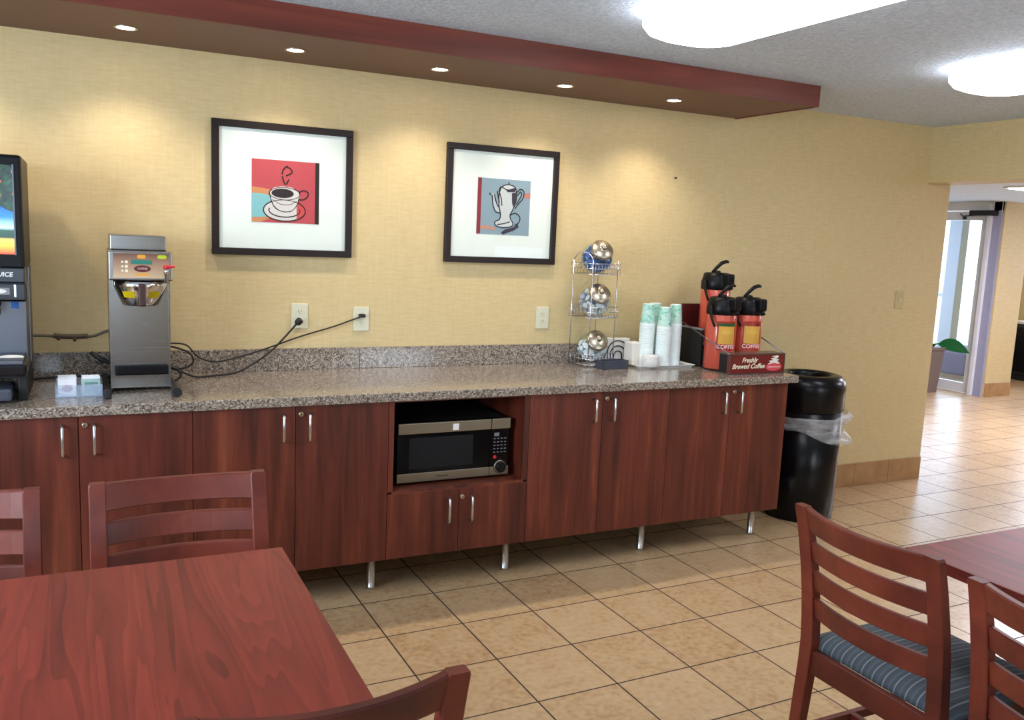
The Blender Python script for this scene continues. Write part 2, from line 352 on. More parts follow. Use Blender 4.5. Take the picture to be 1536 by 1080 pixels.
def dup(root, loc, rz, label=None, group=None):
    r = root.copy(); COL.objects.link(r); r.location = loc; r.rotation_euler = (0, 0, rz)
    if label: r['label'] = label
    if group: r['group'] = group
    for ch in list(root.children):
        c = ch.copy(); COL.objects.link(c); c.parent = r
        for g in list(ch.children):
            d = g.copy(); COL.objects.link(d); d.parent = c
    return r
def text(name, body, size, mat, parent, M, extrude=0.0004, shear=0.0, bold=0.0, align='CENTER'):
    cu = bpy.data.curves.new(name, 'FONT'); cu.body = body; cu.size = size; cu.extrude = extrude; cu.shear = shear; cu.offset = bold
    cu.align_x = align; cu.align_y = 'CENTER'; cu.space_line = 0.85; cu.resolution_u = 3
    o = bpy.data.objects.new(name, cu); COL.objects.link(o); bpy.context.view_layer.update()
    me = bpy.data.meshes.new_from_object(o.evaluated_get(bpy.context.evaluated_depsgraph_get()))
    bpy.data.objects.remove(o); me.transform(M); me.materials.clear(); me.materials.append(mat)
    o = bpy.data.objects.new(name, me); COL.objects.link(o); o.parent = parent; return o
def FRONT(x, y, z, rz=0):  # text plane facing -Y
    return Matrix.Translation((x, y, z)) @ Matrix.Rotation(rz, 4, 'Z') @ Matrix.Rotation(PI/2, 4, 'X')
def Tr(x, y, z): return Matrix.Translation((x, y, z))
def ell(cx, cz, rx, rz_, n=24, a0=0, a1=2*PI): return [(cx+rx*math.cos(a0+(a1-a0)*k/n), cz+rz_*math.sin(a0+(a1-a0)*k/n)) for k in range(n if abs(a1-a0-2*PI) < 1e-6 else n+1)]

# ------------------------------------------------------------------ room shell
ZC = 2.4217; XE = 5.08; XW = -2.2; YB = -5.5
m = MB(); m.box((XW-0.2, YB-0.3, -0.1), (11.8, 5.2, 0)); struct(m.build('floor', TILE))
m = MB(); m.box((XW-0.15, 0, 0), (XE, 0.15, ZC)); struct(m.build('wall_north', WALL))
m = MB(); m.box((XW-0.15, YB-0.15, 0), (XW, 0, 0.9)).box((XW-0.15, YB-0.15, 2.2), (XW, 0, ZC)).box((XW-0.15, YB-0.15, 0.9), (XW, -3.6, 2.2)).box((XW-0.15, -1.6, 0.9), (XW, 0, 2.2)); struct(m.build('wall_west', WALL))
m = MB(); m.box((XW-0.12, -3.6, 0.9), (XW-0.04, -3.55, 2.2)).box((XW-0.12, -1.65, 0.9), (XW-0.04, -1.6, 2.2)).box((XW-0.12, -3.6, 0.9), (XW-0.04, -1.6, 0.95)).box((XW-0.12, -3.6, 2.15), (XW-0.04, -1.6, 2.2)).box((XW-0.11, -2.62, 0.9), (XW-0.05, -2.58, 2.2))
wo = struct(m.build('window_5', WHITE)); g = MB(); g.box((XW-0.085, -3.55, 0.95), (XW-0.08, -1.65, 2.15)); g.build('pane', GLASS, wo)
# rear wall with window openings
m = MB()
for a, b in (((XW, 0), (11.6, 0.78)), ((XW, 2.1), (11.6, ZC)), ((XW, 0.78), (-1.95, 2.1)), ((0.0, 0.78), (2.5, 2.1)), ((3.5, 0.78), (4.2, 2.1)), ((5.0, 0.78), (11.6, 2.1))):
    m.box((a[0], YB-0.15, a[1]), (b[0], YB, b[1]))
m.box((4.2, YB-0.15, 1.5), (5.0, YB, 2.1))
struct(m.build('wall_south', WALL))
for k, (x0, x1, z1) in enumerate(((-1.95, 0.0, 2.1), (2.5, 3.5, 2.1), (4.2, 5.0, 1.5))):
    w = MB()
    w.box((x0, YB-0.12, 0.78), (x0+0.05, YB-0.04, z1)).box((x1-0.05, YB-0.12, 0.78), (x1, YB-0.04, z1)).box((x0, YB-0.12, 0.78), (x1, YB-0.04, 0.83)).box((x0, YB-0.12, z1-0.05), (x1, YB-0.04, z1))
    wo = struct(w.build('window_%d' % (k+1), ALU)); g = MB(); g.box((x0+0.05, YB-0.085, 0.83), (x1-0.05, YB-0.08, z1-0.05)); g.build('pane', GLASS, wo)
m = MB(); m.box((XW-0.15, YB-0.15, ZC), (4.95, 0.15, ZC+0.1)); struct(m.build('ceiling', CEIL))
m = MB(); m.box((4.85, YB, 2.06), (XE, 0, ZC)); struct(m.build('wall_header', WALL))
LZ = 2.2
m = MB(); m.box((XE, YB-0.15, LZ), (11.8, 5.2, LZ+0.1)); m.build('lobby_ceiling', CEIL); struct(bpy.data.objects['lobby_ceiling']); bpy.data.objects['lobby_ceiling'].name = 'ceiling_lobby'
m = MB(); m.box((4.93, 0.15, 0), (XE, 5.2, LZ)); struct(m.build('wall_lobby_west', WALL))
m = MB(); m.box((XE, 5.05, 0), (8.9, 5.2, LZ)); struct(m.build('wall_lobby_north', WALL))
# east side: wall pier by the door, nook beyond with a window
m = MB(); m.box((8.93, 2.24, 0), (9.38, 2.44, LZ)); struct(m.build('wall_pier', WALL))
m = MB(); m.loft([[(9.26, 2.44, z), (9.38, 2.36, z), (11.75, 4.0, z), (11.75, 4.14, z)] for z in (0, LZ)]); struct(m.build('wall_nook_north', WALL))
m = MB(); m.box((11.6, YB, 0), (11.75, 4.05, 0.85)).box((11.6, YB, 2.05), (11.75, 4.05, LZ)).box((11.6, YB, 0.85), (11.75, 1.2, 2.05)).box((11.6, 3.42, 0.85), (11.75, 4.05, 2.05)); struct(m.build('wall_east', WALL))
m = MB(); m.box((11.62, 1.2, 0.85), (11.7, 1.26, 2.05)).box((11.62, 3.36, 0.85), (11.7, 3.42, 2.05)).box((11.62, 1.2, 0.85), (11.7, 3.42, 0.9)).box((11.62, 1.2, 2.0), (11.7, 3.42, 2.05)).box((11.62, 2.3, 0.85), (11.7, 2.35, 2.05))
wo = struct(m.build('window_4', ALU)); g = MB(); g.box((11.655, 1.26, 0.9), (11.66, 3.36, 2.0)); g.build('pane', GLASS, wo)
# soffit
XS = 3.173
m = MB(); m.box((XW, -0.6236, 2.319), (XS, 0, ZC-0.001), SOFB)
m.box((XW, -0.640, 2.315), (XS+0.012, -0.6236, ZC-0.001), SOF).box((XS, -0.6236, 2.315), (XS+0.012, 0, ZC-0.001), SOF)
struct(m.build('trim_1'))
# baseboards: tiled
def bb(name, x0, x1, y, z=0.16, along='x', c=None):
    m = MB(); n = max(1, round((x1-x0)/0.33)); w = (x1-x0)/n
    for k in range(n):
        if along == 'x': m.box((x0+k*w+0.001, y, 0), (x0+(k+1)*w-0.001, y+0.012, z), bev=0.0015, seg=1)
        else: m.box((y, x0+k*w+0.001, 0), (y+0.012, x0+(k+1)*w-0.001, z), bev=0.0015, seg=1)
    return struct(m.build(name, TILEB))
bb('baseboard_north', 3.13, XE, -0.012); bb('baseboard_pier', 8.93, 9.38, 2.228)

# outdoors
m = MB(); m.box((8.9, 3.5, -0.14), (40, 40, -0.02)).box((11.76, -30, -0.14), (40, 3.5, -0.02)); struct(m.build('floor_outdoors', PAVE))
# storefront frame with glazed door
m = MB()
m.box((8.90, 2.26, 0), (9.0, 2.36, LZ), ALUG, bev=0.004).box((8.86, 2.36, 0), (8.96, 2.40, LZ-0.02), ALU)
m.box((8.9, 2.26, 2.10), (9.0, 5.05, LZ), ALU)
m.box((8.9, 3.36, 0), (9.0, 3.42, 2.1), ALU).box((8.9, 4.98, 0), (9.0, 5.05, 2.1), ALU).box((8.9, 3.42, 0), (9.0, 4.98, 0.08), ALU)
df = struct(m.build('door_1', ALU))
m = MB(); m.box((8.92, 2.41, 0.01), (8.965, 2.50, 2.09)).box((8.92, 3.26, 0.01), (8.965, 3.35, 2.09)).box((8.92, 2.5, 0.01), (8.965, 3.26, 0.12)).box((8.92, 2.5, 1.99), (8.965, 3.26, 2.09)); m.build('door_leaf', ALU, df)
m = MB(); m.box((8.94, 2.5, 0.12), (8.945, 3.26, 1.99)).box((8.94, 3.42, 0.08), (8.945, 4.98, 2.1)); m.build('glass', GLASS, df)
m = MB(); m.box((8.84, 2.30, 2.04), (8.92, 2.62, 2.10), bev=0.006).tube([(8.86, 2.5, 2.05), (8.80, 2.66, 2.03), (8.86, 2.74, 2.06)], 0.008).box((8.905, 2.70, 2.0), (8.92, 2.74, 2.04)); m.build('door_closer', BLACKM, df)

# post and rail of the entrance outside
m = MB(); m.box((10.9, 4.22, -0.02), (11.05, 4.42, 3.0), bev=0.005)
tag(m.build('entrance_post', plain('pale lavender post', (206, 208, 222), 0.5)), 'pale lavender grey square post outside the glass entrance door', 'post')
m = MB(); m.box((10.95, 4.42, 0.98), (11.0, 8.0, 1.03)); m.box((10.95, 7.9, -0.02), (11.0, 7.95, 1.0)); m.box((10.95, 6.2, -0.02), (11.0, 6.25, 1.0))
tag(m.build('handrail', ALU), 'white horizontal rail outside the entrance beyond the grey post', 'rail')
m = MB(); m.box((10.25, 3.45, -0.02), (10.75, 3.9, 0.30), bev=0.03).box((10.3, 3.5, 0.30), (10.7, 3.85, 0.36), bev=0.02); m.build('outdoor_bench', plain('dusky maroon stone', (150, 140, 168), 0.7)); tag(bpy.data.objects['outdoor_bench'], 'low dusky block outside seen through the bottom of the glass door', 'bench')
# planter with plant just inside the door
pl = thing('planter', 'taupe rectangular planter box at the wall corner beside the glass door', 'planter', (8.5, 2.86, 0))
m = MB(); m.loft([[(x, y, z) for x, y in ((-0.15*s, -0.28*s), (0.15*s, -0.28*s), (0.15*s, 0.28*s), (-0.15*s, 0.28*s))] for s, z in ((0.86, 0.0), (1.0, 0.50))]); m.build('box', TAUPE, pl)
m = MB(); m.box((-0.165, -0.295, 0.50), (0.165, 0.295, 0.53), bev=0.004); m.build('rim', TAUPE, pl)
def leaf(mb, p, d, L_, w, droop=0.3, nx=8, side=None):
    d = Vector(d).normalized(); side = Vector(side).normalized() if side else d.cross(Vector((0, 0, 1))).normalized(); t = bmesh.new(); rows = []
    for i in range(nx+1):
        u = i/nx; c = Vector(p)+d*L_*u+Vector((0, 0, -droop*L_*u*u)); ww = w*math.sin(PI*min(1, u*0.96+0.03))**0.8*(1-0.3*u)
        rows.append([t.verts.new(c-side*ww+Vector((0, 0, ww*0.25))), t.verts.new(c), t.verts.new(c+side*ww+Vector((0, 0, ww*0.25)))])
    for i in range(nx):
        for k in (0, 1):
            f = t.faces.new((rows[i][k], rows[i][k+1], rows[i+1][k+1], rows[i+1][k])); f.smooth = True
    g = bmesh.ops.solidify(t, geom=list(t.faces), thickness=0.002)
    mb.merge(t)
pt = thing('potted_plant', 'broad leaf green plant growing from the taupe planter, leaf against the glass', 'plant', (8.5, 2.7, 0.53))
m = MB()
leaf(m, (0.12, -0.05, 0.03), (0.45, -1, 0.05), 0.33, 0.085, 0.25, side=(0.3, 0.1, 0.95)); leaf(m, (0.03, -0.05, 0.0), (-0.5, -0.6, 0.5), 0.16, 0.03)
m.build('leaves', LEAFM, pt); m = MB(); m.tube([(0, 0.03, -0.0), (0.03, 0.0, 0.02), (0.13, -0.06, 0.04)], 0.008); m.build('stem', LEAFM, pt)
m = MB(); m.lathe([(0.05, 0), (0.07, 0.10), (0.074, 0.11), (0.06, 0.11), (0.055, 0.09)], 18); o = m.build('flower_pot', TERR, None, (8.5, 2.86, 0.53)); mm = MB(); leaf(mm, (0, 0, 0.09), (0.2, -0.3, 1.0), 0.16, 0.03); leaf(mm, (0, 0, 0.09), (-0.2, 0.5, 1.0), 0.15, 0.03); mm.build('leaves', LEAFM, o); tag(o, 'small brown pot standing on the taupe planter by the wall corner', 'pot')
# dark console in the nook
t = thing('console_cabinet', 'black low cabinet against the far wall right of the pillar', 'cabinet', (10.95, 2.82, 0))
m = MB(); m.box((-0.25, -0.55, 0.08), (0.25, 0.38, 0.74), bev=0.005); m.build('body', BLACKM, t)
m = MB(); m.box((-0.27, -0.57, 0.74), (0.27, 0.39, 0.77), bev=0.004); m.build('top', plain('grey stone top', (160, 160, 160), 0.3), t)
m = MB(); m.box((-0.22, -0.5, 0.0), (0.22, 0.33, 0.08)); m.build('plinth', BLACKM, t)
m = MB(); m.box((-0.262, -0.09, 0.12), (-0.252, 0.37, 0.70), bev=0.003); m.build('door', BLACK, t)
m = MB(); m.box((-0.262, -0.54, 0.12), (-0.252, -0.10, 0.70), bev=0.003); m.build('door', BLACK, t)

# ------------------------------------------------------------------ lights of the place
def ceiling_fixture(x, y0, L_, label, power=0):
    t = thing('ceiling_light', label, 'ceiling light', (x, y0-L_/2, ZC), 0, 'wraparound ceiling lights')
    W_ = 0.42
    m = MB(); secs = []
    def rr(hw, hl, r, z, n=7):
        pts = []
        for cx, cy_, a in ((hw-r, hl-r, 0), (-(hw-r), hl-r, PI/2), (-(hw-r), -(hl-r), PI), (hw-r, -(hl-r), 1.5*PI)):
            for k in range(n+1): pts.append((cx+r*math.cos(a+PI/2*k/n), cy_+r*math.sin(a+PI/2*k/n), z))
        return pts
    for hw, r, z in ((W_/2-0.012, 0.14, -0.018), (W_/2, 0.15, -0.035), (W_/2, 0.15, -0.055), (W_/2-0.02, 0.135, -0.080), (W_/2-0.06, 0.11, -0.097), (W_/2-0.12, 0.06, -0.104)):
        secs.append(rr(hw, L_/2-(W_/2-hw), r, z))
    m.loft(secs, smooth=True); m.build('lens', LENS, t)
    m = MB(); m.loft([rr(W_/2-0.05, L_/2-0.05, 0.1, -0.0005), rr(W_/2-0.05, L_/2-0.05, 0.1, -0.017)]); m.build('base_pan', WHITE, t)
    return t
ceiling_fixture(1.785, -1.27, 1.28, 'long rounded white ceiling light nearest the soffit, top centre')
ceiling_fixture(3.45, -1.27, 1.28, 'rounded white ceiling light near the header, right edge of the photo')
for k in range(-2, 5):
    x = 0.571 + 0.649*(k-1)
    if x < XW+0.2: continue
    t = thing('recessed_light', 'small round recessed spotlight in the soffit, %s' % ['leftmost in the photo', 'second from left, above the cup picture', 'third from left, between the two pictures', 'fourth from left, above the coffee pot picture', 'rightmost, near the soffit end'][k] if k >= 0 else 'small round recessed spotlight in the soffit left of the frame', 'spotlight', (x, -0.30, 2.319), 0, 'soffit spotlights')
    m = MB(); m.lathe([(0.036, -0.004), (0.043, -0.004), (0.044, 0.0), (0.036, 0.0)], 24, cap=(False, False)); m.build('trim_ring', NICKEL, t)
    m = MB(); m.lathe([(0.0, -0.0015), (0.034, -0.0015)], 20, cap=(False, False)); m.build('bulb', PUCK, t)
    ld = bpy.data.lights.new('spot beam', 'SPOT'); ld.energy = 21; ld.color = (1.0, 0.88, 0.76); ld.spot_size = math.radians(120); ld.spot_blend = 0.9; ld.shadow_soft_size = 0.03
    lo = bpy.data.objects.new('spot beam', ld); COL.objects.link(lo); lo.parent = t; lo.location = (0, 0, -0.02)
m = MB(); m.box((-0.6, -0.3, -0.02), (0.6, 0.3, -0.012)); t = thing('lobby_light', 'flat bright rectangular light panel in the lobby ceiling', 'ceiling light', (7.62, 0.62, LZ)); m.build('diffuser', PANEL, t)
m = MB(); m.box((-0.63, -0.33, -0.013), (0.63, 0.33, 0.0)); m.build('frame', WHITE, t)
t2 = thing('lobby_light', 'second bright light panel in the lobby ceiling, outside the frame', 'ceiling light', (7.4, -1.6, LZ)); 
m = MB(); m.box((-0.6, -0.3, -0.02), (0.6, 0.3, -0.012)); m.build('diffuser', PANEL, t2); m = MB(); m.box((-0.63, -0.33, -0.013), (0.63, 0.33, 0.0)); m.build('frame', WHITE, t2)

# ------------------------------------------------------------------ cabinets
YF = -0.658; ZB = 0.175; ZU = 0.8767
def handle(x, z0, z1, parent, y=YF):
    m = MB(); r = 0.0058; yo = y-0.030
    m.tube([(x, y+0.0, z0), (x, yo+0.006, z0), (x, yo, z0+0.006), (x, yo, z1-0.006), (x, yo+0.006, z1), (x, y+0.0, z1)], r, 10); return m.build('handle', NICKEL, parent)
def lock(x, z, parent, y=YF):
    m = MB(); m.lathe([(0.011, 0), (0.011, 0.004), (0.008, 0.007)], 18, M=Tr(x, y, z) @ Matrix.Rotation(PI/2, 4, 'X')); m.box((x-0.0012, y-0.008, z-0.005), (x+0.0012, y-0.006, z+0.005), BLACK); return m.build('lock', BRASSK, parent)
def mkdoor(x0, x1, z0, z1, parent):
    m = MB(); m.box((x0+0.0012, YF, z0), (x1-0.0012, YF+0.018, z1), bev=0.0012, seg=1); return m.build('door', CAB, parent)
def cleg(x, y, parent, h=0.175):
    m = MB(); m.lathe([(0.020, 0.0), (0.021, 0.012), (0.019, 0.014), (0.019, h-0.006), (0.028, h-0.006), (0.028, h)], 20, M=Tr(x, y, 0)); return m.build('leg', NICKEL, parent)
def base_cabinet(x0, x1, label, legs, zt=ZU):
    t = thing('base_cabinet', label, 'cabinet', (0, 0, 0), 0, 'cherry base cabinets')
    xm = (x0+x1)/2; m = MB(); y0 = YF+0.020
    m.box((x0+0.001, y0, ZB), (x0+0.019, -0.01, zt)).box((x1-0.019, y0, ZB), (x1-0.001, -0.01, zt)).box((x0+0.019, y0, ZB), (x1-0.019, -0.01, ZB+0.018)).box((x0+0.019, -0.02, ZB+0.018), (x1-0.019, -0.01, zt)).box((x0+0.019, y0, zt-0.018), (x1-0.019, -0.02, zt))
    m.build('body', CAB, t)
    for a, b, s in ((x0, xm, 1), (xm, x1, 0)):
        d = mkdoor(a, b, ZB, zt-0.002, t)
        hx = b-0.052 if s else a+0.052
        handle(hx, 0.732, 0.842, d)
        if not s: lock(a+0.021, 0.840, d)
    for lx in legs:
        cleg(lx, -0.53, t); cleg(lx, -0.08, t)
    return t
base_cabinet(-1.455, -0.670, 'cherry base cabinet outside the frame at the far left', (-1.4, -0.72))
base_cabinet(-0.670, 0.115, 'leftmost cherry two-door base cabinet under the coffee brewer', (-0.62,))
base_cabinet(0.115, 0.900, 'cherry two-door base cabinet left of the microwave niche', (0.16, 0.875))
base_cabinet(1.573, 2.356, 'cherry two-door base cabinet right of the microwave niche', (2.325,))
base_cabinet(2.356, 3.128, 'rightmost cherry two-door base cabinet beside the black bin', (3.065,))
t = thing('microwave_cabinet', 'cherry cabinet with an open niche holding the microwave above two small doors', 'cabinet', (0, 0, 0), 0, 'cherry base cabinets')
x0, x1 = 0.900, 1.573; zn = 0.478
m = MB(); m.box((x0+0.001, YF+0.001, zn-0.002), (x0+0.024, -0.01, ZU)).box((x1-0.028, YF+0.001, zn-0.002), (x1-0.001, -0.01, ZU)).box((x0+0.001, YF+0.02, ZB), (x0+0.02, -0.01, zn-0.002)).box((x1-0.02, YF+0.02, ZB), (x1-0.001, -0.01, zn-0.002))
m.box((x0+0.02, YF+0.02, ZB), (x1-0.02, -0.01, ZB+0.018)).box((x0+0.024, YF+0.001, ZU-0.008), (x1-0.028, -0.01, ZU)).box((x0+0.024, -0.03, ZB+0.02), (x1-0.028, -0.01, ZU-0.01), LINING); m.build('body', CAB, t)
m = MB(); m.box((x0+0.02, YF+0.001, zn-0.018), (x1-0.02, -0.03, zn)); m.build('shelf', CAB, t)
xm = 1.2365
for a, b, s in ((x0, xm, 1), (xm, x1, 0)):
    d = mkdoor(a, b, ZB, zn-0.012, t); handle(b-0.056 if s else a+0.053, 0.318, 0.428, d)
    if not s: lock(a+0.013, 0.426, d)
cleg(1.54, -0.53, t); cleg(1.54, -0.08, t); cleg(0.93, -0.08, t)

# countertop + backsplash
t = thing('countertop', 'long grey brown speckled granite countertop with backsplash', 'countertop', (0, 0, 0))
m = MB(); m.box((-1.9, -0.6816, ZU), (3.176, -0.001, 0.915), bev=0.005); m.build('slab', GRAN, t)
m = MB(); m.box((-1.9, -0.02, 0.915), (0.955, -0.001, 1.0183), bev=0.002).box((0.9565, -0.02, 0.915), (2.86, -0.001, 1.0183), bev=0.002); m.build('backsplash', GRAN, t)

# ------------------------------------------------------------------ microwave
t = thing('microwave', 'black microwave oven with bronze silver trim bars in the cabinet niche', 'microwave', (0, 0, 0)); X0, X1, Z0, Z1, Y = 0.965, 1.508, 0.478, 0.757, -0.585
m = MB(); m.box((X0, Y+0.03, Z0+0.012), (X1, -0.13, Z1-0.004), bev=0.006)
for fx in (X0+0.04, X1-0.04):
    for fy in (Y+0.08, -0.2): m.lathe([(0.014, 0), (0.014, 0.013)], 12, M=Tr(fx, fy, Z0+0.0005))
m.build('body', BLACKM, t)
XP = X1-0.097
m = MB(); m.box((X0, Y, Z0+0.012), (XP-0.001, Y+0.03, Z1), bev=0.003); d = m.build('door', MWG, t)
m = MB(); m.box((X0+0.055, Y-0.0012, Z0+0.072), (XP-0.085, Y+0.001, Z1-0.068), bev=0.0004, seg=1); m.build('window', MWW, d)
m = MB(); m.box((X0, Y-0.012, Z1-0.047), (XP-0.001, Y+0.004, Z1+0.001), bev=0.003); m.build('handle', SILVB, d, ).data.materials[0] = SILVB
m = MB(); m.box((X0, Y-0.004, Z0+0.012), (XP-0.001, Y+0.004, Z0+0.052), bev=0.002); m.build('trim_strip', SILVB, d)
text('lettering', 'Panasonic', 0.014, BLACKM, d, FRONT((X0+XP)/2-0.01, Y-0.0045, Z0+0.033))
m = MB(); m.box((1.22, Y-0.0135, Z1-0.039), (1.248, Y-0.012, Z1-0.010)); o = m.build('sticker', PAPER, d); o['label'] = 'small white energy sticker'
m = MB(); m.box((XP+0.001, Y, Z0+0.012), (X1, Y+0.03, Z1), bev=0.003); c = m.build('control_panel', MWG, t)
m = MB(); m.box((XP+0.001, Y-0.012, Z1-0.047), (X1, Y+0.004, Z1+0.001), bev=0.003); m.build('trim_strip', SILVB, c)
m = MB(); m.box((XP+0.001, Y-0.004, Z0+0.012), (X1, Y+0.004, Z0+0.052), bev=0.002); m.build('trim_strip', SILVB, c)
m = MB(); MR = Matrix.Rotation(PI/2, 4, 'X'); m.lathe([(0.031, 0), (0.031, 0.006), (0.027, 0.008)], 28, m=SILVB, M=Tr(X1-0.045, Y-0.002, Z0+0.052) @ MR).lathe([(0.024, 0.0), (0.024, 0.016), (0.020, 0.019)], 24, m=BLACK, M=Tr(X1-0.045, Y-0.008, Z0+0.052) @ MR); m.build('dial', SILVB, c)
m = MB(); m.lathe([(0.008, 0), (0.008, 0.003)], 16, M=Tr(XP+0.026, Y, Z0+0.098) @ MR); m.build('button', REDL, c)
m = MB()
for r_ in range(5):
    for q in range(4): m.box((XP+0.018+q*0.018, Y-0.001, Z0+0.118+r_*0.016), (XP+0.028+q*0.018, Y, Z0+0.122+r_*0.016))
m.box((XP+0.02, Y-0.001, Z0+0.196), (XP+0.045, Y, Z0+0.212)); m.build('key_marks', BUTT, c)

# ------------------------------------------------------------------ coffee brewer
t = thing('coffee_brewer', 'tall stainless steel coffee brewer with black base feet on the counter', 'coffee maker', (0, 0, 0.915))
X0, X1 = -0.158, 0.058; YB_ = -0.46
m = MB(); m.box((X0, YB_+0.07, 0.012), (X1, -0.10, 0.44), bev=0.004).box((X0, YB_+0.07, 0.44), (X1, -0.10, 0.553), bev=0.004); m.build('body', STEEL, t)
m = MB(); m.box((X0, YB_+0.055, 0.01), (X1, YB_+0.07, 0.44), bev=0.003).box((X0-0.002, YB_+0.045, 0.012), (X0+0.004, YB_+0.08, 0.553)).box((X1-0.004, YB_+0.045, 0.012), (X1+0.002, YB_+0.08, 0.553)); m.build('splash_panel', STEEL, t)
m = MB(); m.box((X0-0.004, YB_-0.03, 0.442), (X1+0.006, YB_+0.08, 0.553), bev=0.005); h = m.build('head', STEEL, t)
yq = YB_-0.0315
m = MB(); m.box((X0+0.012, yq, 0.452), (X1-0.006, yq+0.002, 0.545)); fp = m.build('face_panel', None, h)
def gradpanel():
    mm, nt, b, N, L = _new('brown to tan printed panel'); tc = N.new('ShaderNodeTexCoord'); s = N.new('ShaderNodeSeparateXYZ'); L.new(tc.outputs['Object'], s.inputs[0])
    mr = N.new('ShaderNodeMapRange'); mr.inputs[1].default_value = 0.45; mr.inputs[2].default_value = 0.545; L.new(s.outputs['Z'], mr.inputs[0]); r = ramp(N, [(0, (206, 176, 140)), (0.5, (170, 136, 108)), (1, (112, 72, 58))]); L.new(mr.outputs[0], r.inputs[0]); L.new(r.outputs[0], b.inputs['Base Color']); b.inputs['Roughness'].default_value = 0.35; return mm
fp.data.materials.clear(); fp.data.materials.append(gradpanel())
def lab(x0, z0, x1, z1, mat, par, y=None, name='label_plate', rad=None):
    y = yq-0.0012 if y is None else y
    m = MB(); r = min(abs(x1-x0), abs(z1-z0))*0.4 if rad is None else rad
    pts = []
    for cx, cz, a in ((x1-r, z1-r, 0), (x0+r, z1-r, PI/2), (x0+r, z0+r, PI), (x1-r, z0+r, 1.5*PI)):
        for k in range(5): pts.append((cx+r*math.cos(a+PI/2*k/4), cz+r*math.sin(a+PI/2*k/4)))
    m.poly(pts, 0.0012, M=Tr(0, y, 0)); return m.build(name, mat, par)
lab(-0.062, 0.527, -0.032, 0.541, AMBER, fp); lab(0.010, 0.527, 0.042, 0.541, LIME, fp)
lab(-0.084, 0.505, -0.010, 0.521, TEALL, fp, rad=0.001)
m = MB(); m.poly(ell(-0.044, 0.488, 0.030, 0.013), 0.0012, M=Tr(0, yq-0.0012, 0)); m.build('label_plate', MARL, fp)
lab(-0.070, 0.462, -0.020, 0.470, AMBER, fp); text('lettering', 'COFFEE', 0.010, CREAM, fp, FRONT(-0.044, yq-0.0015, 0.488))
m = MB()
for r_ in range(3):
    m.poly(ell(-0.100, 0.513-r_*0.017, 0.006, 0.006, 14), 0.0012, M=Tr(0, yq-0.0012, 0))
    m.poly(ell(-0.114, 0.513-r_*0.017, 0.004, 0.004, 12), 0.0012, M=Tr(0, yq-0.0012, 0))
m.build('button_marks', CREAM, fp)
# hot-water tap with red lever
m = MB(); m.lathe([(0.008, 0), (0.008, 0.035), (0.011, 0.036), (0.011, 0.055)], 14, M=Tr(X1-0.018, yq-0.016, 0.435)).tube([(X1-0.018, yq+0.004, 0.475), (X1-0.018, yq-0.016, 0.475)], 0.007); tp = m.build('tap', CHROME, t)
m = MB(); m.lathe([(0.010, 0), (0.012, 0.005), (0.010, 0.014)], 14, M=Tr(X1-0.018, yq-0.016, 0.490)).tube([(X1-0.018, yq-0.016, 0.497), (X1+0.012, yq-0.022, 0.500)], 0.005); m.build('tap_lever', REDL, tp)
# funnel basket
cxk = (X0+X1)/2+0.002; cyk = YB_+0.05
m = MB(); m.lathe([(0.060, 0.342), (0.066, 0.345), (0.098, 0.418), (0.098, 0.438)], 32, M=Tr(cxk, cyk, 0)); bk = m.build('brew_basket', CHROME, t)
m = MB(); m.box((cxk-0.013, cyk-0.113, 0.345), (cxk+0.013, cyk-0.066, 0.432), bev=0.006); m.build('basket_handle', plain('dark brown handle', (58, 28, 24), 0.35), bk)
for sx in (-1, 1):
    m = MB(); secs = []
    for zz in (0.375, 0.400):
        r_ = 0.066+(zz-0.345)/(0.073)*0.032+0.0008; a0 = -PI/2+sx*0.30; a1 = -PI/2+sx*0.85
        secs.append([(cxk+r_*math.cos(a0+(a1-a0)*k/6), cyk+r_*math.sin(a0+(a1-a0)*k/6), zz) for k in range(7)])
    tb = bmesh.new(); A = [tb.verts.new(p) for p in secs[0]]; B = [tb.verts.new(p) for p in secs[1]]
    for k in range(6): tb.faces.new((A[k], A[k+1], B[k+1], B[k]))
    bmesh.ops.solidify(tb, geom=list(tb.faces), thickness=0.0008); m.merge(tb); m.build('warning_label', YEL, bk)
m = MB(); m.box((X0+0.012, YB_+0.022, 0.066), (X1-0.008, YB_+0.055, 0.104), bev=0.007); m.build('handle_bar', BLACK, t)
m = MB(); m.box((X0+0.006, -0.37, 0.5535), (X1-0.006, -0.13, 0.612), bev=0.004); m.build('top_reservoir', STEEL, t)
m = MB(); m.box((X0-0.028, -0.55, 0.012), (X0-0.006, -0.12, 0.028), bev=0.003).box((X0-0.03, -0.57, 0.0), (X0-0.004, -0.53, 0.04), bev=0.006).box((X0-0.01, -0.3, 0.012), (X0+0.01, -0.28, 0.024)); m.build('base_foot', BLACKM, t)
m = MB(); m.box((X1+0.002, -0.55, 0.012), (X1+0.018, -0.12, 0.028), bev=0.003).box((X1-0.01, -0.3, 0.012), (X1+0.01, -0.28, 0.024)).tube([(X1+0.010, -0.54, 0.02), (X1+0.010, -0.585, 0.018)], 0.018, 14); m.build('base_foot', BLACKM, t)
m = MB()
for fx in (X0+0.02, X1-0.02): 
    for fy in (-0.14, -0.38): m.lathe([(0.012, 0), (0.012, 0.012)], 10, M=Tr(fx, fy, 0.0))
m.build('rubber_foot', RUBBER, t)

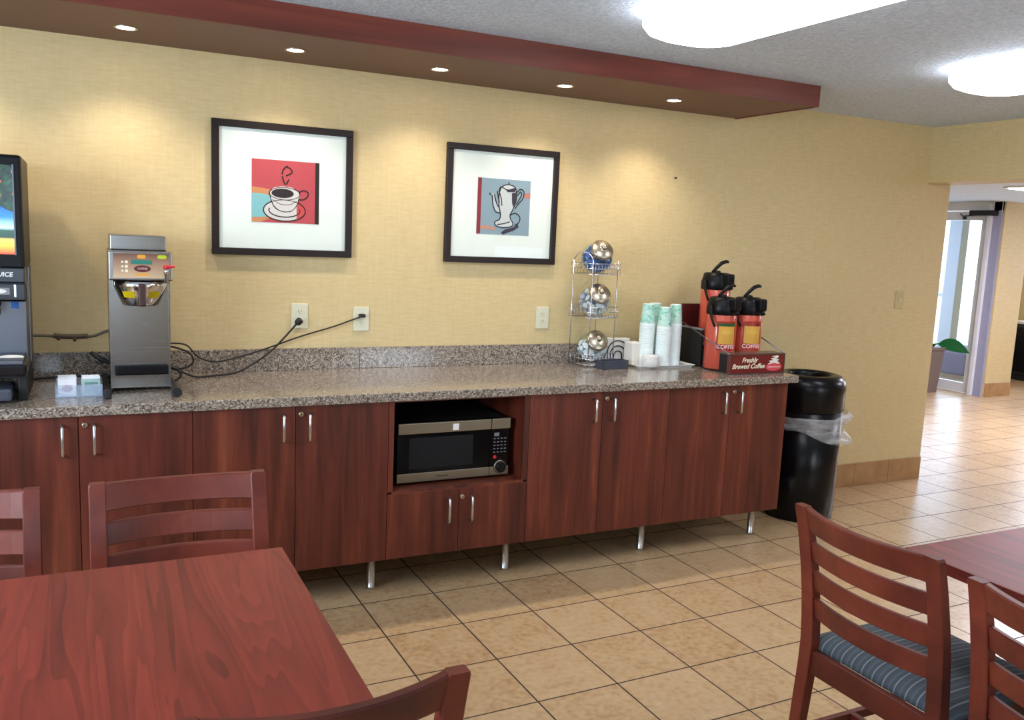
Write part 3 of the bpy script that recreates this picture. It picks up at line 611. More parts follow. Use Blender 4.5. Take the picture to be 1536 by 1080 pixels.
# ------------------------------------------------------------------ juice dispenser (cut by the left edge)
t = thing('juice_dispenser', 'tall black juice dispenser with backlit orange grove picture, left edge of counter', 'juice dispenser', (-0.68, -0.30, 0.915))
hx = 0.243; yF = -0.205
m = MB(); m.box((-hx, yF, 0.475), (hx, 0.22, 0.882), bev=0.012); m.build('cabinet', BLACK, t)
m = MB(); m.box((-hx, 0.10, 0.06), (hx, 0.22, 0.475), bev=0.006).box((-hx+0.005, yF+0.12, 0.06), (hx-0.005, 0.1, 0.475), bev=0.004); m.build('splash_body', STEELD, t)
def grove():
    mm, nt, b, N, L = _new('backlit orange grove picture')
    tc = N.new('ShaderNodeTexCoord'); s = N.new('ShaderNodeSeparateXYZ'); L.new(tc.outputs['Object'], s.inputs[0])
    mr = N.new('ShaderNodeMapRange'); mr.inputs[1].default_value = 0.53; mr.inputs[2].default_value = 0.845; L.new(s.outputs['Z'], mr.inputs[0])
    r = ramp(N, [(0, (210, 60, 30)), (0.10, (250, 190, 60)), (0.17, (250, 200, 90)), (0.19, (24, 60, 44)), (0.27, (40, 84, 60)), (0.30, (190, 225, 240)), (0.42, (40, 130, 215)), (0.55, (16, 90, 180)), (1, (16, 70, 140))]); L.new(mr.outputs[0], r.inputs[0])
    v = N.new('ShaderNodeTexVoronoi'); v.inputs['Scale'].default_value = 24; L.new(tc.outputs['Object'], v.inputs['Vector'])
    n = N.new('ShaderNodeTexNoise'); n.inputs['Scale'].default_value = 40; n.inputs['Detail'].default_value = 4; L.new(tc.outputs['Object'], n.inputs['Vector'])
    lf = ramp(N, [(0.35, (6, 20, 16)), (0.6, (28, 66, 40)), (0.75, (70, 100, 60))]); L.new(n.outputs['Fac'], lf.inputs[0])
    lt = N.new('ShaderNodeMath'); lt.operation = 'LESS_THAN'; lt.inputs[1].default_value = 0.24; L.new(v.outputs['Distance'], lt.inputs[0])
    mo = N.new('ShaderNodeMix'); mo.data_type = 'RGBA'; mo.inputs[7].default_value = s2l((200, 100, 52)); L.new(lt.outputs[0], mo.inputs[0]); L.new(lf.outputs[0], mo.inputs[6])
    ad = N.new('ShaderNodeMath'); ad.operation = 'MULTIPLY_ADD'; ad.inputs[1].default_value = 0.25; L.new(n.outputs['Fac'], ad.inputs[0]); L.new(mr.outputs[0], ad.inputs[2])
    gt = N.new('ShaderNodeMath'); gt.operation = 'GREATER_THAN'; gt.inputs[1].default_value = 0.63; L.new(ad.outputs[0], gt.inputs[0])
    mx = N.new('ShaderNodeMix'); mx.data_type = 'RGBA'; L.new(gt.outputs[0], mx.inputs[0]); L.new(r.outputs[0], mx.inputs[6]); L.new(mo.outputs[2], mx.inputs[7])
    L.new(mx.outputs[2], b.inputs['Base Color']); L.new(mx.outputs[2], b.inputs['Emission Color']); b.inputs['Emission Strength'].default_value = 0.4; b.inputs['Roughness'].default_value = 0.15
    return mm
m = MB(); m.box((-hx+0.025, yF-0.004, 0.53), (hx-0.028, yF+0.004, 0.845), bev=0.001, seg=1); sgn = m.build('backlit_picture', grove(), t)
m = MB(); m.box((hx-0.029, yF-0.006, 0.528), (hx-0.024, yF, 0.848)); m.build('picture_edge', STEELD, sgn)
m = MB(); m.box((-hx, yF-0.022, 0.43), (hx, yF+0.06, 0.484), bev=0.004); bd = m.build('name_band', BLACKG, t)
text('lettering', 'PURE JUICE', 0.022, WHITE, bd, FRONT(hx-0.038, yF-0.0225, 0.459), shear=0.2, bold=0.0006, align='RIGHT')
m = MB(); m.box((-hx, yF-0.026, 0.362), (hx+0.004, yF+0.10, 0.432), bev=0.008); vp = m.build('valve_panel', BLACKG, t)
lab(hx-0.16, 0.388, hx-0.048, 0.412, GREYP, vp, y=yF-0.0275, rad=0.002)
m = MB(); m.poly(ell(hx-0.09, 0.400, 0.032, 0.009), 0.001, M=Tr(0, yF-0.0287, 0)); m.build('label_plate', OFFW, vp)
m = MB(); m.box((hx-0.034, yF-0.030, 0.380), (hx-0.028, yF-0.024, 0.424)); m.build('chrome_strip', CHROME, vp)
for q in range(4):
    m = MB(); m.lathe([(0.009, 0), (0.011, 0.05)], 12, M=Tr(hx-0.09-q*0.10, yF+0.02, 0.312)); m.build('nozzle', CHROME, t)
m = MB(); m.box((hx-0.055, yF+0.1185, 0.325), (hx-0.030, yF+0.1205, 0.350)); m.build('sticker', plain('blue sticker', (40, 96, 180), 0.5), t)
m = MB(); m.box((-hx, yF-0.10, 0.10), (hx, yF+0.13, 0.145), bev=0.01).box((-hx+0.01, yF-0.09, 0.142), (hx-0.01, yF+0.12, 0.158), m=STEELD, bev=0.004); m.build('drip_tray', BLACKG, t)
for sx in (-1, 1):
    m = MB(); m.box((sx*hx-sx*0.002, yF-0.02, 0.0), (sx*hx-sx*0.034, 0.2, 0.10), bev=0.006); m.build('base_foot', BLACKM, t)
m = MB(); m.box((-0.12, yF-0.085, 0.01), (hx-0.05, yF+0.10, 0.055), bev=0.01); m.build('drip_pan', DKGREY, t)
m = MB(); m.poly(ell(0, 0, 0.040, 0.014), 0.001, M=Tr(hx-0.052, yF-0.01, 0.160) @ Matrix.Rotation(-1.1, 4, 'X')); m.build('oval_label', OFFW, t)
m = MB(); m.box((hx-0.20, yF-0.05, 0.1585), (hx-0.10, yF+0.0, 0.160)); m.build('paper_label', PAPER, t)

# sweetener caddy
t = thing('packet_caddy', 'clear acrylic caddy of sweetener packets left of the brewer', 'caddy', (-0.272, -0.45, 0.915))
m = MB(); w, d_, h_ = 0.080, 0.055, 0.048
m.box((-w, -d_, 0), (w, d_, 0.003)).box((-w, -d_, 0), (w, -d_+0.003, h_)).box((-w, d_-0.003, 0), (w, d_, h_+0.01)).box((-w, -d_, 0), (-w+0.003, d_, h_)).box((w-0.003, -d_, 0), (w, d_, h_)).box((-0.0015, -d_, 0), (0.0015, d_, h_)); m.build('box', ACRYL, t)
pk = None
packm = [plain('white packet', (226, 224, 226), 0.6), plain('green white packet', (150, 178, 170), 0.6), plain('pink grey packet', (188, 160, 170), 0.6)]
for side in (0, 1):
    for q in range(9):
        z = 0.918; cx = -0.272+(-0.039 if side == 0 else 0.041)+random.uniform(-0.002, 0.002); y = -0.45-0.042+q*0.0085
        m = MB(); m.box((-0.031, -0.0015, 0), (0.031, 0.0015, 0.062+random.uniform(-0.003, 0.006)+q*0.0008), bev=0.001, seg=1)
        mt = packm[0] if side == 0 else (packm[1] if q < 2 else packm[0])
        o = m.build('sweetener_packet', mt, None, (cx, y, z)); o.rotation_euler = (random.uniform(-0.06, 0.06), 0, 0)
        tag(o, ('white sweetener packets standing in the left half of the acrylic caddy' if side == 0 else ('pale green sweetener packets at the front right of the caddy' if q < 2 else 'white sweetener packets standing in the right half of the acrylic caddy')), 'packet', 'sweetener packets %s' % ('left' if side == 0 else ('front right' if q < 2 else 'right')))
        if q == 0:
            m = MB(); m.poly(ell(0, 0.030, 0.018, 0.014) if side == 0 else [(-0.022, 0.012), (0.022, 0.012), (0.022, 0.052), (-0.022, 0.052)], 0.0006, M=Tr(0, -0.0024, 0)); m.build('print', packm[2] if side == 0 else plain('slate green print', (96, 124, 124), 0.6), o)

# ------------------------------------------------------------------ cords and hose
m = MB(); m.tube([(0.646, -0.035, 1.139), (0.591, -0.035, 1.076), (0.524, -0.04, 1.009), (0.44, -0.06, 0.955), (0.36, -0.10, 0.925), (0.26, -0.14, 0.921), (0.18, -0.16, 0.922), (0.12, -0.14, 0.945), (0.05, -0.11, 0.97)], 0.0045, 8, sm=8)
m.lathe([(0.006, 0), (0.016, 0.012), (0.017, 0.03), (0.012, 0.036)], 14, M=Tr(0.640, -0.036, 1.133) @ Matrix.Rotation(math.radians(40), 4, 'Y') @ Matrix.Rotation(0.3, 4, 'X'))
tag(m.build('power_cord', BLACKM), 'thick black power cord plugged into the left outlet, trailing to the brewer', 'cord')
m = MB(); m.tube([(0.957, -0.035, 1.170), (0.90, -0.03, 1.150), (0.82, -0.03, 1.122), (0.662, -0.03, 1.076), (0.509, -0.035, 1.024), (0.37, -0.05, 0.985), (0.27, -0.07, 0.972), (0.20, -0.10, 1.0), (0.15, -0.12, 1.055), (0.09, -0.12, 1.065), (0.03, -0.11, 1.06)], 0.0036, 8, sm=8)
m.box((0.948, -0.036, 1.165), (0.978, -0.007, 1.182), bev=0.005)
tag(m.build('power_cord', BLACKM), 'thin black cord from the middle outlet running low along the wall to the brewer', 'cord')
m = MB(); m.tube([(0.05, -0.15, 1.06), (0.10, -0.19, 1.055), (0.155, -0.19, 1.03), (0.17, -0.17, 0.985), (0.12, -0.16, 0.958), (0.06, -0.15, 0.965)], 0.004, 8, sm=8).tube([(0.055, -0.20, 0.98), (0.10, -0.22, 0.965), (0.115, -0.23, 0.94), (0.09, -0.24, 0.921), (0.06, -0.25, 0.921)], 0.005, 8, sm=8)
tag(m.build('coiled_cord', BLACKM), 'coiled loops of black cord tucked against the right side of the brewer', 'cord')
t = thing('water_hose', 'grey brown wrapped water line on the wall behind the juice dispenser and brewer', 'hose', (0, 0, 0))
m = MB(); m.tube([(-0.47, -0.05, 1.097), (-0.40, -0.03, 1.093), (-0.34, -0.03, 1.088), (-0.27, -0.03, 1.086), (-0.215, -0.04, 1.090), (-0.17, -0.06, 1.110), (-0.13, -0.105, 1.13)], 0.006, 8, sm=8); m.build('line', HOSE, t)
m = MB(); m.tube([(-0.365, -0.03, 1.093), (-0.34, -0.03, 1.089), (-0.28, -0.03, 1.087), (-0.235, -0.03, 1.089)], 0.0105, 10, sm=4).tube([(-0.285, -0.032, 1.084), (-0.287, -0.034, 1.066)], [0.010, 0.004], 8).tube([(-0.345, -0.032, 1.084), (-0.349, -0.034, 1.073)], [0.009, 0.005], 8); m.build('wrap', plain('brown tape', (84, 70, 56), 0.7), t)
m = MB(); m.tube([(-0.48, -0.10, 0.922), (-0.35, -0.07, 0.922), (-0.25, -0.06, 0.921), (-0.14, -0.09, 0.921)], 0.006, 8, sm=6)
tag(m.build('power_cord', BLACKM), 'black cord lying along the backsplash behind the sweetener caddy', 'cord')
m = MB(); m.tube([(-0.225, -0.12, 1.03), (-0.19, -0.14, 1.005), (-0.14, -0.13, 0.98)], 0.009, 8, sm=4)
tag(m.build('plug_end', BLACKM), 'short black plug sticking out left of the brewer near the backsplash', 'plug')

# outlets
def outlet(x, z, label, w=0.078, h_=0.118, mat=IVORY):
    t = thing('wall_outlet', label, 'outlet', (x, 0, z), 0, 'wall outlets')
    m = MB(); m.box((-w/2, -0.006, -h_/2), (w/2, 0, h_/2), bev=0.003); m.build('cover_plate', mat, t)
    for s in (-1, 1):
        m = MB(); m.poly(ell(0, s*0.0195, 0.0165, 0.014, 20), 0.002, M=Tr(0, -0.0075, 0)); soc = m.build('socket', mat, t)
        m = MB(); 
        for dx in (-0.0062, 0.0062): m.box((dx-0.001, -0.0079, s*0.0195), (dx+0.001, -0.0074, s*0.0195+0.008))
        m.poly(ell(0, s*0.0195-0.006, 0.0022, 0.0022, 10), 0.0006, M=Tr(0, -0.0079, 0)); m.build('slots', BLACKM, soc)
    return t
outlet(0.665, 1.171, 'ivory wall outlet under the cup picture with thick black plug'); outlet(0.964, 1.156, 'ivory wall outlet right of the first, thin black plug in its top socket'); outlet(1.966, 1.159, 'empty ivory wall outlet under the coffee pot picture')
t = thing('light_switch', 'small ivory light switch on the wall near the lobby corner', 'switch', (4.697, 0, 1.275)); m = MB(); m.box((-0.04, -0.006, -0.06), (0.04, 0, 0.06), bev=0.003); m.build('cover_plate', plain('aged ivory', (188, 172, 124), 0.45), t); m = MB(); m.box((-0.005, -0.014, -0.012), (0.005, -0.005, 0.012), bev=0.002); m.build('toggle', IVORY, t)
m = MB(); m.lathe([(0.003, 0), (0.003, 0.012), (0.006, 0.013), (0.006, 0.014)], 10, M=Tr(2.776, 0, 1.953) @ Matrix.Rotation(PI/2, 4, 'X')); tag(m.build('nail', BLACKM), 'small dark nail in the bare wall above the cup stacks', 'nail')

# ------------------------------------------------------------------ pictures
def picture(x0, x1, z0, z1, label, fw=0.031):
    t = thing('framed_picture', label, 'picture', (x0, 0, z0)); w, h_ = x1-x0, z1-z0
    m = MB(); 
    for a, b in (((0, 0), (w, fw)), ((0, h_-fw), (w, h_)), ((0, fw), (fw, h_-fw)), ((w-fw, fw), (w, h_-fw))): m.box((a[0], -0.026, a[1]), (b[0], 0, b[1]), bev=0.002, seg=1)
    m.build('frame', FRAME, t)
    m = MB(); m.box((fw-0.002, -0.012, fw-0.002), (w-fw+0.002, -0.002, h_-fw+0.002)); m.build('mat_board', MATB, t)
    m = MB(); m.box((fw-0.001, -0.0165, fw-0.001), (w-fw+0.001, -0.0160, h_-fw+0.001)); m.build('glass', PGLASS, t)
    return t, w, h_
def artmat(name, stops, seed, axis='Z', lo=0, hi=1, dist=0.25):
    mm, nt, b, N, L = _new(name); tc = N.new('ShaderNodeTexCoord'); s = N.new('ShaderNodeSeparateXYZ'); L.new(tc.outputs['Object'], s.inputs[0])
    n = N.new('ShaderNodeTexNoise'); n.noise_dimensions = '4D'; n.inputs['W'].default_value = seed; n.inputs['Scale'].default_value = 9; n.inputs['Detail'].default_value = 4; L.new(tc.outputs['Object'], n.inputs['Vector'])
    mr = N.new('ShaderNodeMapRange'); mr.inputs[1].default_value = lo; mr.inputs[2].default_value = hi; L.new(s.outputs[axis], mr.inputs[0])
    a = N.new('ShaderNodeMath'); a.operation = 'MULTIPLY_ADD'; a.inputs[1].default_value = dist; L.new(n.outputs['Fac'], a.inputs[0]); L.new(mr.outputs[0], a.inputs[2])
    r = ramp(N, stops); L.new(a.outputs[0], r.inputs[0]); L.new(r.outputs[0], b.inputs['Base Color']); b.inputs['Roughness'].default_value = 0.8; return mm
t, w, h_ = picture(0.2711, 0.9049, 1.4507, 2.042, 'framed print of a white coffee cup on red, left of the two pictures')
ax0, ax1, az0, az1 = 0.172, 0.477, 0.151, 0.432
m = MB(); m.box((ax0, -0.0135, az0), (ax1, -0.012, az1)); art = m.build('art_print', artmat('mottled red print', [(0.2, (186, 44, 54)), (0.55, (180, 48, 66)), (0.8, (194, 76, 88))], 1.0, dist=1.0, lo=-1, hi=2), t)
INK = plain('ink black', (34, 24, 34), 0.8); ARTW = plain('sketch white', (216, 206, 208), 0.8); ARTB = artmat('pale blue wash', [(0.2, (128, 186, 198)), (0.9, (156, 200, 208))], 2.0); ARTO = plain('orange wash', (210, 140, 96), 0.8)
def P(name, pts, mat, par, y, dz=0.0006): m = MB(); m.poly(pts, dz, M=Tr(0, y, 0)); return m.build(name, mat, par)
def stroke(m, pts, r=0.0022, y=-0.0155, sm=6): m.tube([(x, y, z) for x, z in pts], r, 6, sm=sm, M=Matrix.Translation((0, y*0.75, 0)) @ Matrix.Diagonal((1, 0.25, 1, 1)))
aw = ax1-ax0; ah = az1-az0
def A(u, v): return (ax0+u*aw, az1-v*ah)   # u right, v down
P('print_patch', [A(0, .44), A(.1, .45), A(.26, .47), A(.3, .55), A(.26, .8), A(.28, .93), A(.12, 1), A(0, 1)], ARTO, art, -0.0141)
P('print_patch', [A(0, .54), A(.2, .55), A(.33, .60), A(.2, .72), A(.16, .83), A(.22, .91), A(.0, .93)], ARTB, art, -0.0147)
P('print_patch', [A(.94, 0), A(1, 0), A(1, 1), A(.94, 1)], INK, art, -0.0141)
def AE(cu, cv, ru, rv, n=28, a0=0, a1=2*PI): return [A(cu+ru*math.cos(a0+(a1-a0)*k/n), cv+rv*math.sin(a0+(a1-a0)*k/n)) for k in range(n+1 if abs(a1-a0-2*PI) > 1e-6 else n)]
P('saucer_drawing', AE(.48, .80, .31, .17), ARTW, art, -0.0151)
P('saucer_drawing', AE(.66, .80, .13, .12, a0=-PI/2, a1=PI/2), PINK, art, -0.0155)
P('cup_drawing', AE(.48, .53, .22, .12)[0:15][::1] + [A(.28, .60), A(.30, .74), A(.38, .83), A(.50, .87), A(.62, .82), A(.68, .66)][::1] if False else [A(.26, .50), A(.32, .44), A(.44, .41), A(.58, .42), A(.68, .48), A(.71, .56), A(.67, .70), A(.62, .79), A(.52, .83), A(.40, .80), A(.32, .72), A(.27, .60)], ARTW, art, -0.0158)
P('coffee_drawing', AE(.45, .525, .165, .075), INK, art, -0.0164, 0.0004)
m = MB()
for e in (AE(.48, .80, .31, .17)+AE(.48, .80, .31, .17)[:1], AE(.48, .80, .23, .105, a0=-.3, a1=PI+.3), AE(.48, .53, .225, .10)+AE(.48, .53, .225, .10)[:1], [A(.26, .53), A(.29, .66), A(.35, .77), A(.48, .82), A(.60, .79), A(.67, .68), A(.70, .55)], [A(.30, .63), A(.42, .70), A(.56, .70), A(.66, .64)],
          [A(.69, .50), A(.76, .46), A(.83, .49), A(.82, .56), A(.76, .61), A(.69, .61)], [A(.50, .10), A(.56, .12), A(.59, .18), A(.54, .22), A(.50, .24)], [A(.44, .22), A(.46, .14), A(.52, .08)], [A(.44, .25), A(.46, .31), A(.48, .38)], [A(.54, .30), A(.50, .38)]):
    m.tube([(x, 0, z) for x, z in e], 0.0027, 6, sm=3, M=Tr(0, -0.0152, 0) @ Matrix.Diagonal((1, 0.3, 1, 1)))
m.build('ink_lines', INK, art)
t, w, h_ = picture(1.3825, 2.0145, 1.445, 2.034, 'framed print of a coffee pot on pale blue, right of the two pictures')
ax0, ax1, az0, az1 = 0.172, 0.472, 0.147, 0.429; aw = ax1-ax0; ah = az1-az0
m = MB(); m.box((ax0, -0.0135, az0), (ax1, -0.012, az1)); art = m.build('art_print', artmat('mottled blue print', [(0.25, (104, 152, 164)), (0.55, (124, 170, 184)), (0.8, (140, 160, 178))], 3.0, dist=1.0, lo=-1, hi=2), t)
P('print_patch', [A(0, 0), A(.07, 0), A(.07, 1), A(0, 1)], plain('wine band', (142, 42, 60), 0.8), art, -0.0141)
P('print_patch', [A(.07, .85), A(.22, .84), A(.36, .88), A(.34, .93), A(.22, .91), A(.07, .92)], plain('salmon wash', (196, 144, 128), 0.8), art, -0.0141)
P('print_patch', [A(.87, .24), A(1, .22), A(1, .32), A(.88, .31)], plain('coral wash', (196, 120, 112), 0.8), art, -0.0141)
pot_pts = [A(.44, .14), A(.52, .10), A(.62, .10), A(.70, .14), A(.73, .26), A(.72, .40), A(.66, .56), A(.62, .64), A(.64, .72), A(.68, .78), A(.66, .84), A(.50, .87), A(.36, .84), A(.34, .77), A(.42, .73), A(.44, .64), A(.41, .50), A(.40, .34), A(.41, .22)]
P('pot_drawing', pot_pts, plain('sketch grey white', (200, 202, 210), 0.8), art, -0.0150)
P('spout_drawing', [A(.42, .52), A(.38, .50), A(.32, .38), A(.30, .26), A(.27, .30), A(.29, .46), A(.34, .58), A(.42, .61)], plain('spout white', (186, 190, 202), 0.8), art, -0.0147)
P('shading_patch', [A(.64, .24), A(.73, .22), A(.73, .40), A(.68, .50), A(.65, .42)], plain('ink shade', (58, 50, 72), 0.8), art, -0.0156)
P('shading_patch', [A(.50, .17), A(.60, .19), A(.71, .16), A(.70, .22), A(.56, .23)], bpy.data.materials['ink shade'], art, -0.0156)
P('cord_drawing', [A(.46, .96), A(.54, .90), A(.68, .86), A(.78, .80), A(.80, .85), A(.70, .92), A(.58, .96), A(.50, 1.0)], bpy.data.materials['ink shade'], art, -0.0150)
m = MB()
for e in (pot_pts+pot_pts[:1], [A(.57, .10), A(.58, .05)], [A(.42, .14), A(.40, .22), A(.44, .34), A(.46, .48)], [A(.72, .24), A(.80, .16), A(.87, .20), A(.86, .32), A(.78, .42), A(.71, .52)], [A(.75, .28), A(.80, .21), A(.83, .26), A(.78, .36), A(.73, .44)], [A(.42, .61), A(.34, .58), A(.29, .46), A(.27, .30)], [A(.31, .28), A(.35, .42), A(.40, .51)], [A(.36, .22), A(.38, .30), A(.41, .42)],
          [A(.62, .64), A(.72, .60), A(.81, .66), A(.80, .76), A(.72, .82)], [A(.38, .82), A(.50, .80), A(.62, .76)], [A(.44, .14), A(.56, .19), A(.70, .15)], [A(.22, .26), A(.24, .30)]):
    m.tube([(x, 0, z) for x, z in e], 0.0027, 6, sm=3, M=Tr(0, -0.0152, 0) @ Matrix.Diagonal((1, 0.3, 1, 1)))
m.build('ink_lines', INK, art)

# ------------------------------------------------------------------ jar rack
RC = Vector((2.215, -0.118)); ux = Vector((0.963, 0.269)); uy = Vector((-0.269, 0.963)); RW, RD = 0.100, 0.066
RROT = math.atan2(ux.y, ux.x)
WIRE = plain('chrome wire', (205, 205, 210), 0.25, 1.0, noise=0.01)
t = thing('wire_jar_rack', 'three tier chrome wire rack holding round glass jars', 'rack', (RC.x, RC.y, 0.915), RROT)
hw, hd = 0.098, 0.070
m = MB()
for sx, sy_ in ((-1, -1), (1, -1), (1, 1), (-1, 1)):
    m.tube([(sx*hw, sy_*hd, 0.002), (sx*hw, sy_*hd, 0.565)], 0.003, 8)
for sx in (-1, 1): m.tube([(sx*hw, -hd, 0.565), (sx*hw, -hd*0.5, 0.60), (sx*hw, hd*0.5, 0.60), (sx*hw, hd, 0.565)], 0.003, 8, sm=5) if sx < 0 else None
m.build('rod_frame', WIRE, t)
hwb, hdb = 0.097, 0.088
tiers = (0.012, 0.262, 0.492)
for z in tiers:
    m = MB()
    for zz in (0, 0.03, 0.056):
        for a, b in (((-hwb, -hdb), (hwb, -hdb)), ((hwb, -hdb), (hwb, hdb)), ((hwb, hdb), (-hwb, hdb)), ((-hwb, hdb), (-hwb, -hdb))): m.tube([(a[0], a[1], z+zz), (b[0], b[1], z+zz)], 0.0017, 6)
    for k in range(9):
        x = -hwb+2*hwb*k/8
        for s in (-1, 1): m.tube([(x, s*hdb, z), (x, s*hdb, z+0.056)], 0.0014, 5)
        m.tube([(x, -hdb, z), (x, hdb, z)], 0.0014, 5)
    for k in range(1, 6):
        y = -hdb+2*hdb*k/6
        for s in (-1, 1): m.tube([(s*hwb, y, z), (s*hwb, y, z+0.056)], 0.0014, 5)
    m.build('basket', WIRE, t)
LIDSTEEL = brushed('spun steel lid', (176, 166, 150), 0.28, (160, 160, 4))
CRM = [plain('blue creamer cup', (96, 132, 196), 0.4), plain('white creamer cup', (240, 238, 240), 0.4), plain('lavender creamer cup', (170, 176, 206), 0.4)]
FOIL = [plain('blue foil', (54, 92, 168), 0.3), plain('pale foil', (236, 232, 236), 0.3), plain('lilac foil', (160, 158, 190), 0.35)]
cm = {}
for i in range(3):
    m = MB(); m.lathe([(0.0095, -0.009), (0.013, 0.007), (0.0155, 0.008), (0.0155, 0.0095)], 12, m=CRM[i]); m.lathe([(0.0, 0.0098), (0.0152, 0.0098)], 12, m=FOIL[i], cap=(False, False))
    me = m.build('creamer_cup', None); cm[i] = me.data; bpy.data.objects.remove(me)
jr = 0.086
names_ = (('bottom jar', (1, 1, 1), 'white'), ('middle jar', (1, 2, 1), 'white and lilac'), ('top jar', (0, 2, 0), 'blue'))
for ti, z in enumerate(tiers):
    jz = 0.915+z+0.004+jr*0.93
    jn, kinds, cn = names_[ti]
    n = Vector((-0.12, -0.82, 0.56)).normalized()
    j = thing('glass_jar', '%s of the wire rack, round glass full of %s creamer cups' % (jn, cn), 'jar', (RC.x, RC.y-0.005, jz), 0)
    q = Vector((0, 0, 1)).rotation_difference(n).to_matrix().to_4x4()
    prof = [(0.02, -jr*0.93)] + [(jr*math.sin(a), -jr*math.cos(a)) for a in [0.35+k*0.22 for k in range(10)]] + [(0.050, 0.074), (0.050, 0.084)]
    m = MB(); m.lathe(prof, 30, M=q, cap=(True, False)); m.build('bowl', GLASS, j)
    m = MB(); m.lathe([(0.058, 0.072), (0.060, 0.076), (0.060, 0.084), (0.054, 0.090), (0.020, 0.096), (0.012, 0.098), (0.011, 0.107), (0.016, 0.111), (0.013, 0.116), (0.0, 0.117)], 32, M=q); m.build('lid', LIDSTEEL, j)
    c0 = Vector((RC.x, RC.y-0.005, jz)); rnd = random.Random(11+ti); placed = []
    tries = 0
    while len(placed) < 64 and tries < 9000:
        tries += 1
        d3 = Vector((rnd.gauss(0, 1), rnd.gauss(0, 1), rnd.gauss(0, 1))).normalized(); rr_ = rnd.choice((0.069, 0.068, 0.066, 0.062, 0.044, 0.036))
        p = d3*rr_
        if p.dot(n) > 0.045 or p.z > 0.052 or (ti == 0 and p.z > 0.03): continue
        if any((p-o_).length < 0.0205 for o_ in placed): continue
        placed.append(p); o = bpy.data.objects.new('creamer_cup', cm[kinds[rnd.randrange(3)]]); COL.objects.link(o); o.location = c0+p
        qq = Vector((0, 0, 1)).rotation_difference(d3 if rnd.random() < 0.6 else Vector((rnd.gauss(0, 1), rnd.gauss(0, 1), rnd.gauss(0, 1))).normalized()); o.rotation_mode = 'QUATERNION'; o.rotation_quaternion = qq
        tag(o, 'small %s creamer cups heaped inside the %s of the wire rack' % (cn, jn), 'creamer', 'creamers in the %s' % jn)
# organizer box and napkins
t = thing('stirrer_box', 'dark blue grey open box in front of the wire rack base', 'box', (2.26, -0.262, 0.915), 0.05)
m = MB(); w, d_, h_ = 0.083, 0.032, 0.046
m.box((-w, -d_, 0), (w, d_, 0.004)).box((-w, -d_, 0), (w, -d_+0.005, h_), bev=0.001).box((-w, d_-0.005, 0), (w, d_, h_), bev=0.001).box((-w, -d_, 0), (-w+0.005, d_, h_), bev=0.001).box((w-0.005, -d_, 0), (w, d_, h_), bev=0.001); m.build('tray', DKGREY, t)
t = thing('napkin_holder', 'black arched wire napkin holder beside the wire rack', 'napkin holder', (2.385, -0.10, 0.915), -0.15)
for s in (-1, 1):
    m = MB()
    for rr_ in (0.062, 0.043, 0.024):
        top = 0.130-(0.062-rr_)*1.5
        m.tube([(-rr_, s*0.028, 0.004)]+[(rr_*math.cos(PI-PI*k/12), s*0.028, top-rr_+rr_*math.sin(PI*k/12)) for k in range(13)]+[(rr_, s*0.028, 0.004)], 0.0032, 8)
    m.tube([(-0.062, s*0.028, 0.004), (0.062, s*0.028, 0.004)], 0.0032, 8); m.build('wire_arch', BLACKM, t)
m = MB(); m.box((-0.06, -0.03, 0.001), (0.06, 0.03, 0.006)); m.build('base', BLACKM, t)
NAPM = plain('napkin white', (224, 220, 212), 0.85)
for k in range(6):
    m = MB(); m.box((-0.066, -0.0032, 0), (0.066, 0.0032, 0.134), bev=0.002, seg=1); o = m.build('folded_napkin', NAPM, None, (2.385+0.006*(k % 2)+0.02*0.15*k*0.3, -0.10-0.019+k*0.0075, 0.922)); o.rotation_euler = (0.0, 0.0, -0.15); tag(o, 'white folded napkins standing in the black arched holder', 'napkin', 'napkins in the holder')

# tray with cups, lids, napkin stack
t = thing('serving_tray', 'shallow white rectangular tray under the cup stacks', 'tray', (2.585, -0.205, 0.915))
m = MB(); m.loft([[(x*s, y*s2, z) for x, y in ((-0.185, -0.11), (0.185, -0.11), (0.185, 0.11), (-0.185, 0.11))] for s, s2, z in ((0.92, 0.88, 0.0), (0.93, 0.9, 0.004), (1.0, 1.0, 0.013), (1.0, 1.0, 0.015), (0.985, 0.975, 0.015), (0.92, 0.88, 0.006))]); m.build('tray', WHITE, t)
def cupprint():
    mm, nt, b, N, L = _new('mint printed paper cup'); tc = N.new('ShaderNodeTexCoord'); v = N.new('ShaderNodeTexNoise'); v.inputs['Scale'].default_value = 26; v.inputs['Detail'].default_value = 2; v.inputs['Distortion'].default_value = 1.5; L.new(tc.outputs['Object'], v.inputs['Vector'])
    r = ramp(N, [(0.30, (60, 120, 118)), (0.36, (128, 186, 172)), (0.46, (164, 212, 196)), (0.56, (178, 218, 208)), (0.66, (212, 210, 186)), (0.72, (170, 206, 196))]); L.new(v.outputs['Fac'], r.inputs[0]); L.new(r.outputs[0], b.inputs['Base Color']); b.inputs['Roughness'].default_value = 0.5; return mm
CUPM = cupprint(); CUPW = plain('cup rim white', (226, 236, 234), 0.5)
def cupmesh(full):
    m = MB(); H = 0.118
    m.lathe([(0.0410, 0.0), (0.0425, 0.002), (0.0410, 0.005)], 28, m=CUPW, cap=(False, False))
    m.lathe([(0.0405, 0.004), (0.0400, 0.016)], 28, m=CUPW if not full else CUPW, cap=(False, False)).lathe([(0.0400, 0.016), (0.0300, H)], 28, m=CUPM, cap=(False, False)).lathe([(0.0300, H), (0.0275, H), (0.0265, H-0.006)], 28, m=CUPW, cap=(False, True))
    o = m.build('paper_cup', None); d = o.data; bpy.data.objects.remove(o); return d
cupd = cupmesh(True)
pitch = 0.0135; ncup = 17
